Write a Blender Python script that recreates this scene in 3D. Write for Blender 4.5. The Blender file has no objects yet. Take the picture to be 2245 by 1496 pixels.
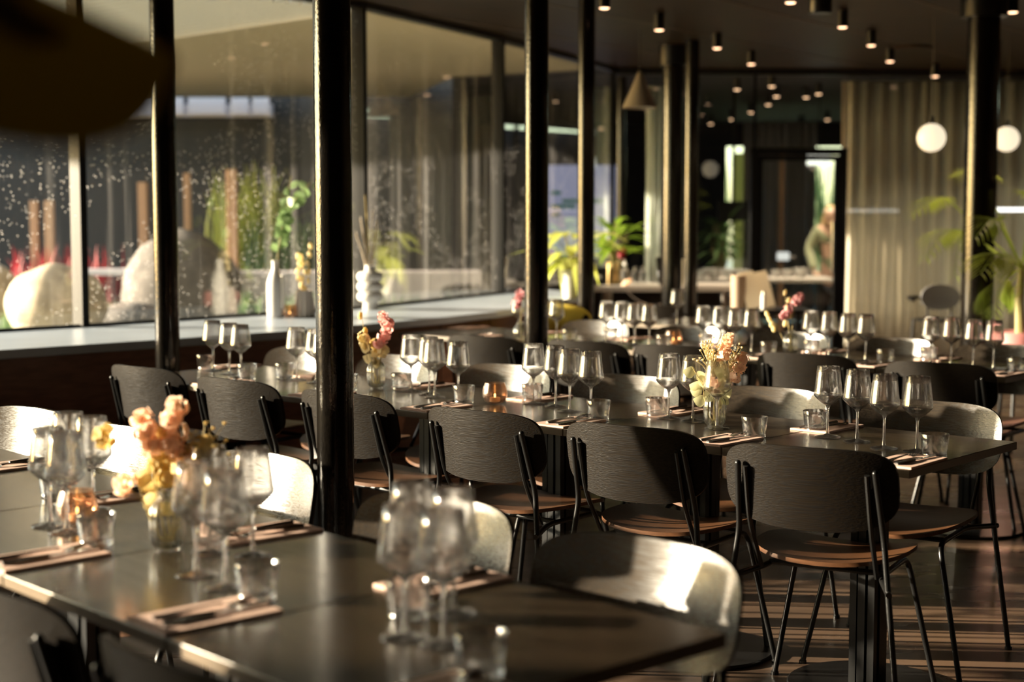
import bpy, bmesh, math, random
from mathutils import Vector, Matrix, noise
R=random.Random(7)
PI=math.pi
S=bpy.context.scene
COL=S.collection
# ------------------------------------------------------------------ camera, sky, sun, exposure
FPX=3398.75; PITCH=.0826; CAMH=1.4315
cd=bpy.data.cameras.new('camera'); cam=bpy.data.objects.new('camera',cd); COL.objects.link(cam)
cam.location=(0,0,CAMH); cam.rotation_euler=(PI/2-PITCH,0,0)
cd.sensor_width=36; cd.lens=FPX*36/2245; cd.clip_start=.02; cd.clip_end=300
cd.dof.use_dof=True; cd.dof.focus_distance=4.75; cd.dof.aperture_fstop=2.1
S.camera=cam
W=bpy.data.worlds.new('sky'); S.world=W; W.use_nodes=True
nt=W.node_tree; bg=nt.nodes['Background']
sky=nt.nodes.new('ShaderNodeTexSky'); sky.sky_type='NISHITA'; sky.sun_disc=False
sky.sun_elevation=math.radians(13); sky.sun_rotation=math.radians(-85)
nt.links.new(sky.outputs[0],bg.inputs[0]); bg.inputs[1].default_value=1.05
SUN_EL=math.radians(10.5)
sd=Vector((-1,.09,0)).normalized()*math.cos(SUN_EL)+Vector((0,0,math.sin(SUN_EL)))
sl=bpy.data.lights.new('sun','SUN'); sl.energy=36; sl.color=(1,.80,.60); sl.angle=math.radians(.8)
so=bpy.data.objects.new('sun',sl); COL.objects.link(so); so.rotation_euler=sd.to_track_quat('Z','Y').to_euler()
S.view_settings.view_transform='Standard'; S.view_settings.look='None'; S.view_settings.gamma=1
S.view_settings.use_curve_mapping=False; S.view_settings.exposure=-.08
S.cycles.max_bounces=10; S.cycles.transparent_max_bounces=24; S.cycles.transmission_bounces=8; S.cycles.glossy_bounces=5
S.cycles.use_denoising=True; S.cycles.sample_clamp_indirect=8

# ------------------------------------------------------------------ helpers
def at(u,v,z):
    "the point at height z that the photograph shows at pixel (u,v)"
    a=(u-1122.5)/FPX; b=-(v-748)/FPX
    d=Vector((a, math.cos(PITCH)+b*math.sin(PITCH), -math.sin(PITCH)+b*math.cos(PITCH)))
    t=(z-CAMH)/d.z
    return Vector((d.x*t,d.y*t,z))
def atd(u,v,y):
    "the point at distance y"
    a=(u-1122.5)/FPX; b=-(v-748)/FPX
    d=Vector((a, math.cos(PITCH)+b*math.sin(PITCH), -math.sin(PITCH)+b*math.cos(PITCH)))
    t=y/d.y
    return Vector((d.x*t,y,CAMH+d.z*t))
def tag(o,label=None,cat=None,group=None,kind=None):
    if label: o['label']=label
    if cat: o['category']=cat
    if group: o['group']=group
    if kind: o['kind']=kind
    return o
def empty(name,loc=(0,0,0),rz=0,label=None,cat=None,group=None):
    o=bpy.data.objects.new(name,None); o.empty_display_size=.05; COL.objects.link(o)
    o.location=loc; o.rotation_euler=(0,0,rz)
    return tag(o,label,cat,group)
def copy_tree(o,parent=None):
    c=o.copy(); COL.objects.link(c); c.parent=parent
    for ch in KIDS.get(o.name,[]): 
        k=copy_tree(ch,c); 
    return c
KIDS={}
class MB:
    def __init__(s): s.bm=bmesh.new()
    def box(s,x0,x1,y0,y1,z0,z1,M=None):
        vs=[s.bm.verts.new(v) for v in [(x0,y0,z0),(x1,y0,z0),(x1,y1,z0),(x0,y1,z0),(x0,y0,z1),(x1,y0,z1),(x1,y1,z1),(x0,y1,z1)]]
        for f in [(0,3,2,1),(4,5,6,7),(0,1,5,4),(1,2,6,5),(2,3,7,6),(3,0,4,7)]: s.bm.faces.new([vs[i] for i in f])
        if M: 
            for v in vs: v.co=M@v.co
        return s
    def prism(s,pts,z0,z1):
        a=[s.bm.verts.new((x,y,z0)) for x,y in pts]; b=[s.bm.verts.new((x,y,z1)) for x,y in pts]
        n=len(pts)
        s.bm.faces.new(a[::-1]); s.bm.faces.new(b)
        for i in range(n): s.bm.faces.new([a[i],a[(i+1)%n],b[(i+1)%n],b[i]])
        return s
    def grid(s,fn,nu,nv,closeu=False):
        g=[[s.bm.verts.new(fn(i/(nu if closeu else nu),j/nv)) for j in range(nv+1)] for i in range(nu+(0 if closeu else 1))]
        for i in range(nu):
            i2=(i+1)%nu if closeu else i+1
            for j in range(nv): s.bm.faces.new([g[i][j],g[i2][j],g[i2][j+1],g[i][j+1]])
        return s
    def lathe(s,prof,n=24,c=(0,0,0),flute=0,nfl=0,cap=True):
        rings=[]
        for r,z in prof:
            if r<1e-6: rings.append([s.bm.verts.new((c[0],c[1],c[2]+z))])
            else: rings.append([s.bm.verts.new((c[0]+r*(1+flute*math.cos(nfl*2*PI*k/n))*math.cos(2*PI*k/n),c[1]+r*(1+flute*math.cos(nfl*2*PI*k/n))*math.sin(2*PI*k/n),c[2]+z)) for k in range(n)])
        for a,b in zip(rings,rings[1:]):
            if len(a)==1 and len(b)==1: continue
            for k in range(n):
                k2=(k+1)%n
                if len(a)==1: s.bm.faces.new([a[0],b[k2],b[k]])
                elif len(b)==1: s.bm.faces.new([a[k],a[k2],b[0]])
                else: s.bm.faces.new([a[k],a[k2],b[k2],b[k]])
        return s
    def tube(s,pts,r,n=10,cap=True):
        pts=[Vector(p) for p in pts]; rr=r if isinstance(r,(list,tuple)) else [r]*len(pts)
        T=[]
        for i in range(len(pts)):
            a=pts[max(i-1,0)]; b=pts[min(i+1,len(pts)-1)]; T.append((b-a).normalized())
        up=Vector((0,0,1)) if abs(T[0].z)<.9 else Vector((1,0,0))
        N=(up-T[0]*up.dot(T[0])).normalized(); rings=[]
        for i,p in enumerate(pts):
            N=(N-T[i]*N.dot(T[i])).normalized(); B=T[i].cross(N)
            rings.append([s.bm.verts.new(p+(N*math.cos(2*PI*k/n)+B*math.sin(2*PI*k/n))*rr[i]) for k in range(n)])
        for a,b in zip(rings,rings[1:]):
            for k in range(n): s.bm.faces.new([a[k],a[(k+1)%n],b[(k+1)%n],b[k]])
        if cap: s.bm.faces.new(rings[0][::-1]); s.bm.faces.new(rings[-1])
        return s
    def ball(s,c,rx,ry=None,rz=None,nu=12,nv=8,M=None,jit=0,seed=0):
        ry=ry or rx; rz=rz or rx; c=Vector(c); rings=[]
        for j in range(nv+1):
            ph=-PI/2+PI*j/nv
            if j in (0,nv): q=[Vector((0,0,rz*math.sin(ph)))]
            else: q=[Vector((rx*math.cos(ph)*math.cos(2*PI*k/nu),ry*math.cos(ph)*math.sin(2*PI*k/nu),rz*math.sin(ph))) for k in range(nu)]
            if jit: q=[v*(1+jit*noise.noise(v*(2.2/max(rx,ry,rz))+Vector((seed,seed*.7,0)))) for v in q]
            if M: q=[M@v for v in q]
            rings.append([s.bm.verts.new(c+v) for v in q])
        for a,b in zip(rings,rings[1:]):
            for k in range(nu):
                k2=(k+1)%nu
                if len(a)==1: s.bm.faces.new([a[0],b[k2],b[k]])
                elif len(b)==1: s.bm.faces.new([a[k],a[k2],b[0]])
                else: s.bm.faces.new([a[k],a[k2],b[k2],b[k]])
        return s
    def leaf(s,base,dirv,up,L,Wd,bend=.3,n=5,fold=.15,tip=1.0):
        "a pointed leaf from base along dirv, drooping"
        base=Vector(base); d=Vector(dirv).normalized(); up=Vector(up); up=(up-d*up.dot(d)).normalized(); side=d.cross(up)
        rows=[]
        for i in range(n+1):
            t=i/n; w=Wd*math.sin(PI*min(1,(t*.94+.04))**.8)*.5*tip if 0<t<1 else Wd*.03
            c=base+d*(L*t*(1-.25*bend*t))-up*(L*bend*t*t)
            rows.append([s.bm.verts.new(c-side*w+up*(fold*w)),s.bm.verts.new(c),s.bm.verts.new(c+side*w+up*(fold*w))])
        for a,b in zip(rows,rows[1:]):
            s.bm.faces.new([a[0],a[1],b[1],b[0]]); s.bm.faces.new([a[1],a[2],b[2],b[1]])
        return s
    def shell(s,outline,mp,th,nr=6,na=48):
        "a plate whose 2-D outline (a function of angle) is bent by mp(x,y,side)"
        sides=[]
        for sd_ in (0,1):
            c=s.bm.verts.new(mp(0,0,sd_)); rings=[]
            for r in range(1,nr+1):
                f=r/nr; f=f if r<nr else 1.0
                rings.append([s.bm.verts.new(mp(outline(2*PI*k/na)[0]*f,outline(2*PI*k/na)[1]*f,sd_)) for k in range(na)])
            for k in range(na):
                k2=(k+1)%na
                q=[c,rings[0][k],rings[0][k2]]; s.bm.faces.new(q if sd_ else q[::-1])
                for a,b in zip(rings,rings[1:]):
                    q=[a[k],b[k],b[k2],a[k2]]; s.bm.faces.new(q if sd_ else q[::-1])
            sides.append(rings[-1])
        for k in range(na):
            k2=(k+1)%na; s.bm.faces.new([sides[0][k],sides[0][k2],sides[1][k2],sides[1][k]])
        return s
    def build(s,name,mat,parent=None,smooth=True,bevel=0,label=None,kind=None,angle=40):
        bmesh.ops.recalc_face_normals(s.bm,faces=s.bm.faces)
        if smooth:
            for f in s.bm.faces: f.smooth=True
        me=bpy.data.meshes.new(name); s.bm.to_mesh(me); s.bm.free()
        me.materials.append(mat)
        if smooth: me.set_sharp_from_angle(angle=math.radians(angle))
        o=bpy.data.objects.new(name,me); COL.objects.link(o)
        if bevel:
            b=o.modifiers.new('bevel','BEVEL'); b.width=bevel; b.segments=2; b.limit_method='ANGLE'
        if parent:
            o.parent=parent; KIDS.setdefault(parent.name,[]).append(o)
        if label: o['label']=label
        if kind: o['kind']=kind
        return o
def fillet(pts,r,n=5):
    pts=[Vector(p) for p in pts]; out=[pts[0]]
    for a,b,c in zip(pts,pts[1:],pts[2:]):
        u=(a-b); w=(c-b); k=min(r,u.length*.45,w.length*.45); p=b+u.normalized()*k; q=b+w.normalized()*k
        for i in range(n+1):
            t=i/n; out.append(p*(1-t)**2+b*2*t*(1-t)+q*t*t)
    return out+[pts[-1]]

# ------------------------------------------------------------------ materials
def newmat(name):
    m=bpy.data.materials.new(name); m.use_nodes=True; n=m.node_tree; n.nodes.clear()
    o=n.nodes.new('ShaderNodeOutputMaterial'); return m,n,o
def mat(name,col,rough=.5,metal=0,spec=.5,noise_scale=0,noise_amt=.15,bump=0,stretch=(1,1,1),col2=None,coat=0,trans=0,emit=None,es=0,detail=4,rvar=0,sheen=0):
    m,n,o=newmat(name); L=n.links
    b=n.nodes.new('ShaderNodeBsdfPrincipled'); L.new(b.outputs[0],o.inputs[0])
    b.inputs['Base Color'].default_value=(*col,1); b.inputs['Roughness'].default_value=rough; b.inputs['Metallic'].default_value=metal
    b.inputs['Specular IOR Level'].default_value=spec; b.inputs['Coat Weight'].default_value=coat; b.inputs['Coat Roughness'].default_value=.15
    b.inputs['Sheen Weight'].default_value=sheen
    if emit: b.inputs['Emission Color'].default_value=(*emit,1); b.inputs['Emission Strength'].default_value=es
    if noise_scale:
        tc=n.nodes.new('ShaderNodeTexCoord'); mp=n.nodes.new('ShaderNodeMapping'); mp.inputs['Scale'].default_value=stretch
        nz=n.nodes.new('ShaderNodeTexNoise'); nz.inputs['Scale'].default_value=noise_scale; nz.inputs['Detail'].default_value=detail
        L.new(tc.outputs['Object'],mp.inputs[0]); L.new(mp.outputs[0],nz.inputs['Vector'])
        rp=n.nodes.new('ShaderNodeMapRange'); rp.inputs[1].default_value=.3; rp.inputs[2].default_value=.7
        L.new(nz.outputs['Fac'],rp.inputs[0])
        mx=n.nodes.new('ShaderNodeMix'); mx.data_type='RGBA'
        c2=col2 or tuple(c*(1-noise_amt*3) if c*(1-noise_amt*3)>0 else 0 for c in col)
        mx.inputs['A'].default_value=(*col,1); mx.inputs['B'].default_value=(*c2,1)
        L.new(rp.outputs[0],mx.inputs['Factor']); L.new(mx.outputs['Result'],b.inputs['Base Color'])
        if bump:
            bp=n.nodes.new('ShaderNodeBump'); bp.inputs['Strength'].default_value=bump; bp.inputs['Distance'].default_value=.001
            L.new(nz.outputs['Fac'],bp.inputs['Height']); L.new(bp.outputs[0],b.inputs['Normal'])
        if rvar:
            r2=n.nodes.new('ShaderNodeMapRange'); r2.inputs[1].default_value=.3; r2.inputs[2].default_value=.7
            r2.inputs[3].default_value=max(.03,rough-rvar); r2.inputs[4].default_value=rough+rvar
            L.new(nz.outputs['Fac'],r2.inputs[0]); L.new(r2.outputs[0],b.inputs['Roughness'])
    if trans:
        t=n.nodes.new('ShaderNodeBsdfTranslucent'); t.inputs[0].default_value=(*[min(1,c*1.15) for c in col],1)
        x=n.nodes.new('ShaderNodeMixShader'); x.inputs[0].default_value=trans
        L.new(b.outputs[0],x.inputs[1]); L.new(t.outputs[0],x.inputs[2]); L.new(x.outputs[0],o.inputs[0])
    return m
def glass_thin(name,tint=(.97,.98,.98),rough=.03,gain=1.0,spots=0,col=(1,1,1),ior=1.5,refr=0,broad=0,haze=0):
    m,n,o=newmat(name); L=n.links
    t=n.nodes.new('ShaderNodeBsdfTransparent'); t.inputs[0].default_value=(*tint,1); base=t
    if refr:
        gg=n.nodes.new('ShaderNodeBsdfGlass'); gg.inputs[0].default_value=(*tint,1); gg.inputs['Roughness'].default_value=.0; gg.inputs['IOR'].default_value=1.45
        x0=n.nodes.new('ShaderNodeMixShader'); x0.inputs[0].default_value=refr; L.new(t.outputs[0],x0.inputs[1]); L.new(gg.outputs[0],x0.inputs[2]); base=x0
    g=n.nodes.new('ShaderNodeBsdfGlossy'); g.inputs['Roughness'].default_value=rough; g.inputs[0].default_value=(*col,1); gl=g
    if broad:
        g2=n.nodes.new('ShaderNodeBsdfGlossy'); g2.inputs['Roughness'].default_value=.28; g2.inputs[0].default_value=(*col,1)
        x1=n.nodes.new('ShaderNodeMixShader'); x1.inputs[0].default_value=broad; L.new(g.outputs[0],x1.inputs[1]); L.new(g2.outputs[0],x1.inputs[2]); gl=x1
    f=n.nodes.new('ShaderNodeFresnel'); ge=n.nodes.new('ShaderNodeNewGeometry'); mi=n.nodes.new('ShaderNodeMix')
    mi.inputs['A'].default_value=ior; mi.inputs['B'].default_value=1/ior; L.new(ge.outputs['Backfacing'],mi.inputs['Factor']); L.new(mi.outputs['Result'],f.inputs[0])
    mu=n.nodes.new('ShaderNodeMath'); mu.operation='MULTIPLY'; mu.inputs[1].default_value=gain; mu.use_clamp=True
    x=n.nodes.new('ShaderNodeMixShader'); L.new(f.outputs[0],mu.inputs[0]); L.new(mu.outputs[0],x.inputs[0]); L.new(base.outputs[0],x.inputs[1]); L.new(gl.outputs[0],x.inputs[2])
    L.new(x.outputs[0],o.inputs[0])
    if spots:
        tc=n.nodes.new('ShaderNodeTexCoord'); mp=n.nodes.new('ShaderNodeMapping'); L.new(tc.outputs['Object'],mp.inputs[0])
        vo=n.nodes.new('ShaderNodeTexVoronoi'); vo.inputs['Scale'].default_value=40; L.new(mp.outputs[0],vo.inputs['Vector'])
        lt=n.nodes.new('ShaderNodeMath'); lt.operation='LESS_THAN'; lt.inputs[1].default_value=.11; L.new(vo.outputs['Distance'],lt.inputs[0])
        m2=n.nodes.new('ShaderNodeMapping'); m2.inputs['Scale'].default_value=(14,14,.25); L.new(tc.outputs['Object'],m2.inputs[0])
        nz=n.nodes.new('ShaderNodeTexNoise'); nz.inputs['Scale'].default_value=1; nz.inputs['Detail'].default_value=5; L.new(m2.outputs[0],nz.inputs['Vector'])
        rp=n.nodes.new('ShaderNodeMapRange'); rp.inputs[1].default_value=.55; rp.inputs[2].default_value=.8; rp.inputs[3].default_value=haze; rp.inputs[4].default_value=haze+.03; L.new(nz.outputs['Fac'],rp.inputs[0])
        n3=n.nodes.new('ShaderNodeTexNoise'); n3.inputs['Scale'].default_value=1.7; L.new(tc.outputs['Object'],n3.inputs['Vector'])
        gt=n.nodes.new('ShaderNodeMath'); gt.operation='GREATER_THAN'; gt.inputs[1].default_value=.46; L.new(n3.outputs['Fac'],gt.inputs[0])
        ml=n.nodes.new('ShaderNodeMath'); ml.operation='MULTIPLY'; L.new(lt.outputs[0],ml.inputs[0]); L.new(gt.outputs[0],ml.inputs[1])
        m4=n.nodes.new('ShaderNodeMath'); m4.operation='MULTIPLY'; m4.inputs[1].default_value=.4; L.new(ml.outputs[0],m4.inputs[0])
        mxx=n.nodes.new('ShaderNodeMath'); mxx.operation='MAXIMUM'; L.new(m4.outputs[0],mxx.inputs[0]); L.new(rp.outputs[0],mxx.inputs[1])
        d=n.nodes.new('ShaderNodeBsdfTranslucent'); d.inputs[0].default_value=(.8,.8,.8,1)
        y=n.nodes.new('ShaderNodeMixShader'); L.new(mxx.outputs[0],y.inputs[0]); L.new(x.outputs[0],y.inputs[1]); L.new(d.outputs[0],y.inputs[2]); L.new(y.outputs[0],o.inputs[0])
    return m
def glass_solid(name,rough=.02,col=(1,1,1)):
    "solid glass of stems, feet and thick bottoms"
    m,n,o=newmat(name); L=n.links
    g=n.nodes.new('ShaderNodeBsdfGlass'); g.inputs['Roughness'].default_value=rough; g.inputs['IOR'].default_value=1.5; g.inputs[0].default_value=(*col,1)
    gl=n.nodes.new('ShaderNodeBsdfGlossy'); gl.inputs['Roughness'].default_value=.14
    t=n.nodes.new('ShaderNodeBsdfTransparent'); a=n.nodes.new('ShaderNodeMixShader'); a.inputs[0].default_value=.2
    L.new(g.outputs[0],a.inputs[1]); L.new(t.outputs[0],a.inputs[2])
    b=n.nodes.new('ShaderNodeMixShader'); b.inputs[0].default_value=.3; L.new(a.outputs[0],b.inputs[1]); L.new(gl.outputs[0],b.inputs[2]); L.new(b.outputs[0],o.inputs[0])
    return m
def emis(name,col,st):
    m,n,o=newmat(name); e=n.nodes.new('ShaderNodeEmission'); e.inputs[0].default_value=(*col,1); e.inputs[1].default_value=st
    n.links.new(e.outputs[0],o.inputs[0]); return m
M={}
M['back']=mat('black_oak_back_shade_tone',(.0105,.0070,.0038),.48,spec=.14,noise_scale=70,stretch=(.16,5,5),col2=(.0015,.001,.001),bump=1.0,detail=3,rvar=.10)  # backrest rear: shade is put into the colour, darker than the front
M['front']=mat('satin_black_oak_front_lit_tone',(.055,.042,.030),.27,spec=.6,noise_scale=55,stretch=(.3,5,5),col2=(.008,.006,.004),bump=.5,detail=5,rvar=.08)  # same oak with satin finish, colour lifted to look sunlit
M['seat']=mat('dark_walnut_seat',(.12,.052,.022),.36,spec=.4,noise_scale=30,stretch=(.4,5,3),col2=(.065,.028,.012),bump=.2,detail=6)
M['ply']=mat('plywood_edge',(.16,.085,.045),.5)
M['black']=mat('black_powder_coated_steel',(.006,.006,.006),.3,spec=.42)
M['table']=mat('black_oiled_oak_tabletop',(.034,.023,.013),.21,spec=.6,noise_scale=14,stretch=(.3,5,5),col2=(.020,.014,.008),bump=.012,detail=4,rvar=.03,coat=.4)
M['edge']=mat('brown_table_edge',(.13,.095,.06),.35,spec=.5)
M['column']=mat('black_painted_cast_iron',(.005,.004,.003),.15,spec=.5,noise_scale=120,stretch=(1,1,.5),bump=.6,detail=2)
M['floor']=mat('worn_brown_concrete',(.20,.125,.08),.30,spec=.5,noise_scale=1.6,stretch=(.6,1.8,1),col2=(.075,.048,.032),bump=.2,detail=12,rvar=.12)
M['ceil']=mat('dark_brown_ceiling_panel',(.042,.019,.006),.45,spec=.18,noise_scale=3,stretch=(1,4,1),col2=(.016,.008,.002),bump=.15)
M['seam']=mat('ceiling_seam',(.10,.065,.035),.5)
M['trim']=mat('black_trim',(.008,.007,.006),.4)
M['wall']=mat('dark_brown_wall',(.020,.013,.009),.6,noise_scale=3,bump=.1)
M['apron']=mat('reddish_brown_veneer',(.27,.115,.06),.45,noise_scale=9,stretch=(1,1,5),col2=(.16,.065,.032),bump=.1)
M['sill']=mat('grey_stone_sill',(.46,.53,.62),.3,spec=.6,noise_scale=3,col2=(.38,.43,.50),bump=.04)
M['mull']=mat('black_window_frame',(.006,.006,.006),.5,spec=.15)
M['pane']=glass_thin('window_pane',(.93,.96,.95),.004,1.3,spots=1,haze=.0012)
M['part']=glass_thin('glass_partition',(.90,.93,.92),.004,1.5)
M['gbowl']=glass_thin('wine_glass_bowl',(.97,.97,.97),.045,1.0,refr=.75,broad=.06)
M['gsolid']=glass_solid('solid_clear_glass')
M['vase']=glass_thin('ribbed_vase_glass',(.90,.90,.87),.04,1.2,refr=.85,broad=.10)
M['amber']=glass_thin('amber_crackled_glass',(.93,.80,.70),.10,2.5,col=(1,.88,.78),broad=.4)
M['candle']=mat('candle_wax',(.85,.75,.6),.5,trans=.3)
M['flame']=emis('candle_flame',(1,.62,.22),9)
M['napkin']=mat('rose_beige_paper_napkin',(.62,.42,.33),.8,noise_scale=60,noise_amt=.03,bump=.1)
M['steel']=mat('polished_cutlery_steel',(.55,.55,.55),.16,metal=1)
M['white']=mat('matt_white_ceramic',(.60,.57,.53),.45,noise_scale=40,noise_amt=.02,bump=.1)
M['cream']=mat('cream_ceramic',(.55,.48,.42),.4)
M['bright']=emis('lit_lamp_lens',(1,.58,.33),5)
M['globe']=mat('opal_glass_globe',(.85,.78,.65),.25,emit=(1,.84,.60),es=1.1)
M['curtain']=mat('sage_beige_curtain',(.84,.79,.68),.8,trans=.45)
M['curtain2']=mat('grey_curtain',(.40,.36,.32),.8,trans=.4)
M['brass']=mat('bronze_shade',(.34,.29,.23),.4,metal=.3)
M['desk']=mat('pale_desk_top',(.62,.56,.50),.4)
M['paper']=mat('cream_menu_card',(.75,.68,.52),.6,trans=.15)
M['tan']=mat('tan_paper_roll',(.30,.21,.14),.7)
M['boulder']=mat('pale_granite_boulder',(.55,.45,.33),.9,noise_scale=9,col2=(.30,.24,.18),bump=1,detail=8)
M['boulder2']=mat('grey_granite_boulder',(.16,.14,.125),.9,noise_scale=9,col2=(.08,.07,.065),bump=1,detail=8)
M['gravel']=mat('pale_gravel_and_grass',(.34,.33,.28),.95,noise_scale=26,col2=(.16,.19,.10),bump=1,detail=8)
M['roof']=mat('ribbed_translucent_roof_sheet',(.70,.68,.62),.6,trans=.65)
M['darkwood']=mat('dark_courtyard_cladding',(.014,.010,.008),.7,noise_scale=4,stretch=(8,8,.5),col2=(.005,.004,.004))
M['post']=mat('tan_wooden_post',(.42,.24,.13),.7)
M['fascia']=mat('pale_fascia_panel',(.60,.54,.55),.6)
M['green']=mat('garden_green',(.10,.17,.06),.6,trans=.4)
M['leafy']=mat('bright_green_leaf',(.23,.36,.035),.35,trans=.45,spec=.4)
M['leafy2']=mat('yellow_green_leaf',(.52,.56,.13),.4,trans=.45)
M['palm']=mat('palm_green',(.36,.46,.09),.4,trans=.5)
M['euc2']=mat('pale_green_dried_leaf',(.62,.60,.34),.6,trans=.4)
M['euc']=mat('eucalyptus_green',(.22,.33,.14),.5,trans=.4)
M['deep']=mat('dark_olive_leaf',(.06,.036,.003),.5,trans=.4)
M['stem']=mat('green_stem',(.25,.22,.08),.6)
M['stemw']=mat('straw_stem',(.48,.38,.16),.7,trans=.2)
M['pink']=mat('dusty_pink_petal',(.86,.54,.50),.7,trans=.45)
M['peach']=mat('peach_petal',(.95,.70,.54),.7,trans=.5)
M['straw']=mat('straw_yellow_petal',(.72,.56,.22),.7,trans=.4)
M['creamp']=mat('cream_petal',(.85,.74,.45),.7,trans=.4)
M['rosy']=mat('mauve_pink_petal',(.66,.36,.38),.7,trans=.4)
M['red']=mat('dark_red_petal',(.35,.02,.03),.6,trans=.3)
M['tv']=mat('black_plastic',(.006,.006,.007),.3)
M['skin']=mat('skin',(.60,.36,.25),.5)
M['sweater']=mat('sage_green_knit',(.27,.28,.16),.9,sheen=.3)
M['hair']=mat('blond_hair',(.50,.33,.16),.6)
M['trouser']=mat('black_trousers',(.012,.012,.014),.8)
M['yellow']=mat('yellow_fabric',(.60,.45,.05),.6)
M['bronzepot']=mat('brass_pot',(.45,.33,.15),.35,metal=.8)
M['redpot']=mat('dark_red_pot',(.30,.03,.04),.4)
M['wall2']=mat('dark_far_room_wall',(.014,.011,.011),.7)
M['lav']=None
# ------------------------------------------------------------------ the setting
GL=[(-12.4,.45),(-10.7,1.75),(-9.0,3.05),(-7.3,4.35),(-5.6,5.65),(-3.95,7.0),(-2.39,8.58),(-1.0,10.24),(-.107,12.15),(.957,14.84)]
FR=[(-11.8,-.3),(-10.1,1.0),(-8.4,2.3),(-6.7,3.6),(-5.0,4.9),(-3.36,6.22),(-2.36,7.118),(-1.674,7.795),(-1.076,8.41),(-.899,8.68),(-.393,9.41),(-.095,9.935),(.395,11.42),(.60,12.1)]
def st(o): o['kind']='structure'; return o
CZ=2.80
ROOM=[(-12.4,-3.2),(7.4,-3.2),(7.4,15.35),(.957,14.9)]+GL[::-1][1:]
st(MB().prism(ROOM,-.12,0).build('floor',M['floor'],smooth=False))
st(MB().prism(ROOM,CZ,CZ+.15).build('ceiling',M['ceil'],smooth=False))
st(MB().prism([(.957,14.9),(7.4,15.35),(9,26),(-.5,26),(-.5,15.8)],-.12,0).build('floor_far_room',M['floor'],smooth=False))
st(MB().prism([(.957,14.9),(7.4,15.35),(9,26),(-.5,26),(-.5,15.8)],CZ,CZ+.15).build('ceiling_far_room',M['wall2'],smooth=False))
# ceiling panel seams
def inroom(x,y):
    c=False; n=len(ROOM)
    for i in range(n):
        (x1,y1),(x2,y2)=ROOM[i],ROOM[i-1]
        if (y1>y)!=(y2>y) and x<(x2-x1)*(y-y1)/(y2-y1)+x1: c=not c
    return c
mb=MB()
for i in range(9):
    x=-3.4+i*1.25
    ts=[k*.1 for k in range(-150,150) if inroom(x+math.sin(.62)*k*.1,7+math.cos(.62)*k*.1)]
    if ts: mb.box(-.011,.011,ts[0],ts[-1],CZ-.004,CZ+.02,Matrix.Translation((x,7,0))@Matrix.Rotation(-.62,4,'Z'))
seams=mb.build('trim_ceiling_seams',M['seam'],smooth=False); 
seams['kind']='structure'
st(MB().box(7.4,7.6,-3.2,15.4,0,CZ).build('wall_right',M['wall'],smooth=False))
st(MB().box(-12.5,7.4,-3.4,-3.2,0,CZ).build('wall_back',M['wall'],smooth=False))
st(MB().box(-12.6,-12.4,-3.2,.45,0,CZ).build('wall_left',M['wall'],smooth=False))
def band(a,b,z0,z1,t,out=0):
    a=Vector((*a,0)); b=Vector((*b,0)); d=(b-a); L=d.length; ang=math.atan2(d.y,d.x)
    return Matrix.Translation(a)@Matrix.Rotation(ang,4,'Z'),L
mb=MB(); mt=MB()
for a,b in zip(GL,GL[1:]):
    Mx,L=band(a,b,0,0,0); mb.box(-.03,L+.03,-.03,.09,0,.80,Mx)
    mt.box(-.03,L+.03,-.045,.05,2.76,CZ,Mx)
st(mb.build('wall_window_base',M['wall'],smooth=False)); st(mt.build('trim_window_head',M['trim'],smooth=False))
for i,(a,b) in enumerate(zip(GL,GL[1:])):
    Mx,L=band(a,b,0,0,0)
    if i<2:  # unseen bays made solid, added to keep sun off the near foreground chairs
        st(MB().box(-.03,L+.03,-.02,.08,.80,2.76,Mx).build('wall_sun_block_left',M['wall'],smooth=False)); continue
    p=MB().box(.02,L-.02,-.006,.006,.80,2.76,Mx).build('window_%d'%(i+1),M['pane'],smooth=False); st(p)
    f=MB().box(-.022,.022,-.05,.05,.80,2.76,Mx).build('window_frame',M['mull'],p,smooth=False,bevel=.004)
    MB().box(.02,L-.02,-.02,.02,.80,.815,Mx).build('window_frame',M['mull'],p,smooth=False)
Mx,L=band(GL[-2],GL[-1],0,0,0)
st(MB().box(-.02,.02,-.04,.04,0,CZ,Matrix.Translation((.957,14.84,0))).build('trim_corner_post',M['mull'],smooth=False))
# deep sill along the window wall with its veneered apron
st(MB().prism(FR+[(.22,12.95)]+[(x+.02,y-.03) for x,y in GL[::-1][1:]],.757,.80).build('window_sill',M['sill'],smooth=False,bevel=.003))
mb=MB(); ms=MB()
for a,b in zip(FR,FR[1:]):
    Mx,L=band(a,b,0,0,0); mb.box(0,L,.05,.08,0,.757,Mx)
    k=max(1,round(L/.9))
    for j in range(k): ms.box(j*L/k-.002,j*L/k+.002,.047,.06,.01,.75,Mx)
st(mb.build('wall_sill_apron',M['apron'],smooth=False)); st(ms.build('trim_apron_joints',M['trim'],smooth=False))
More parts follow.
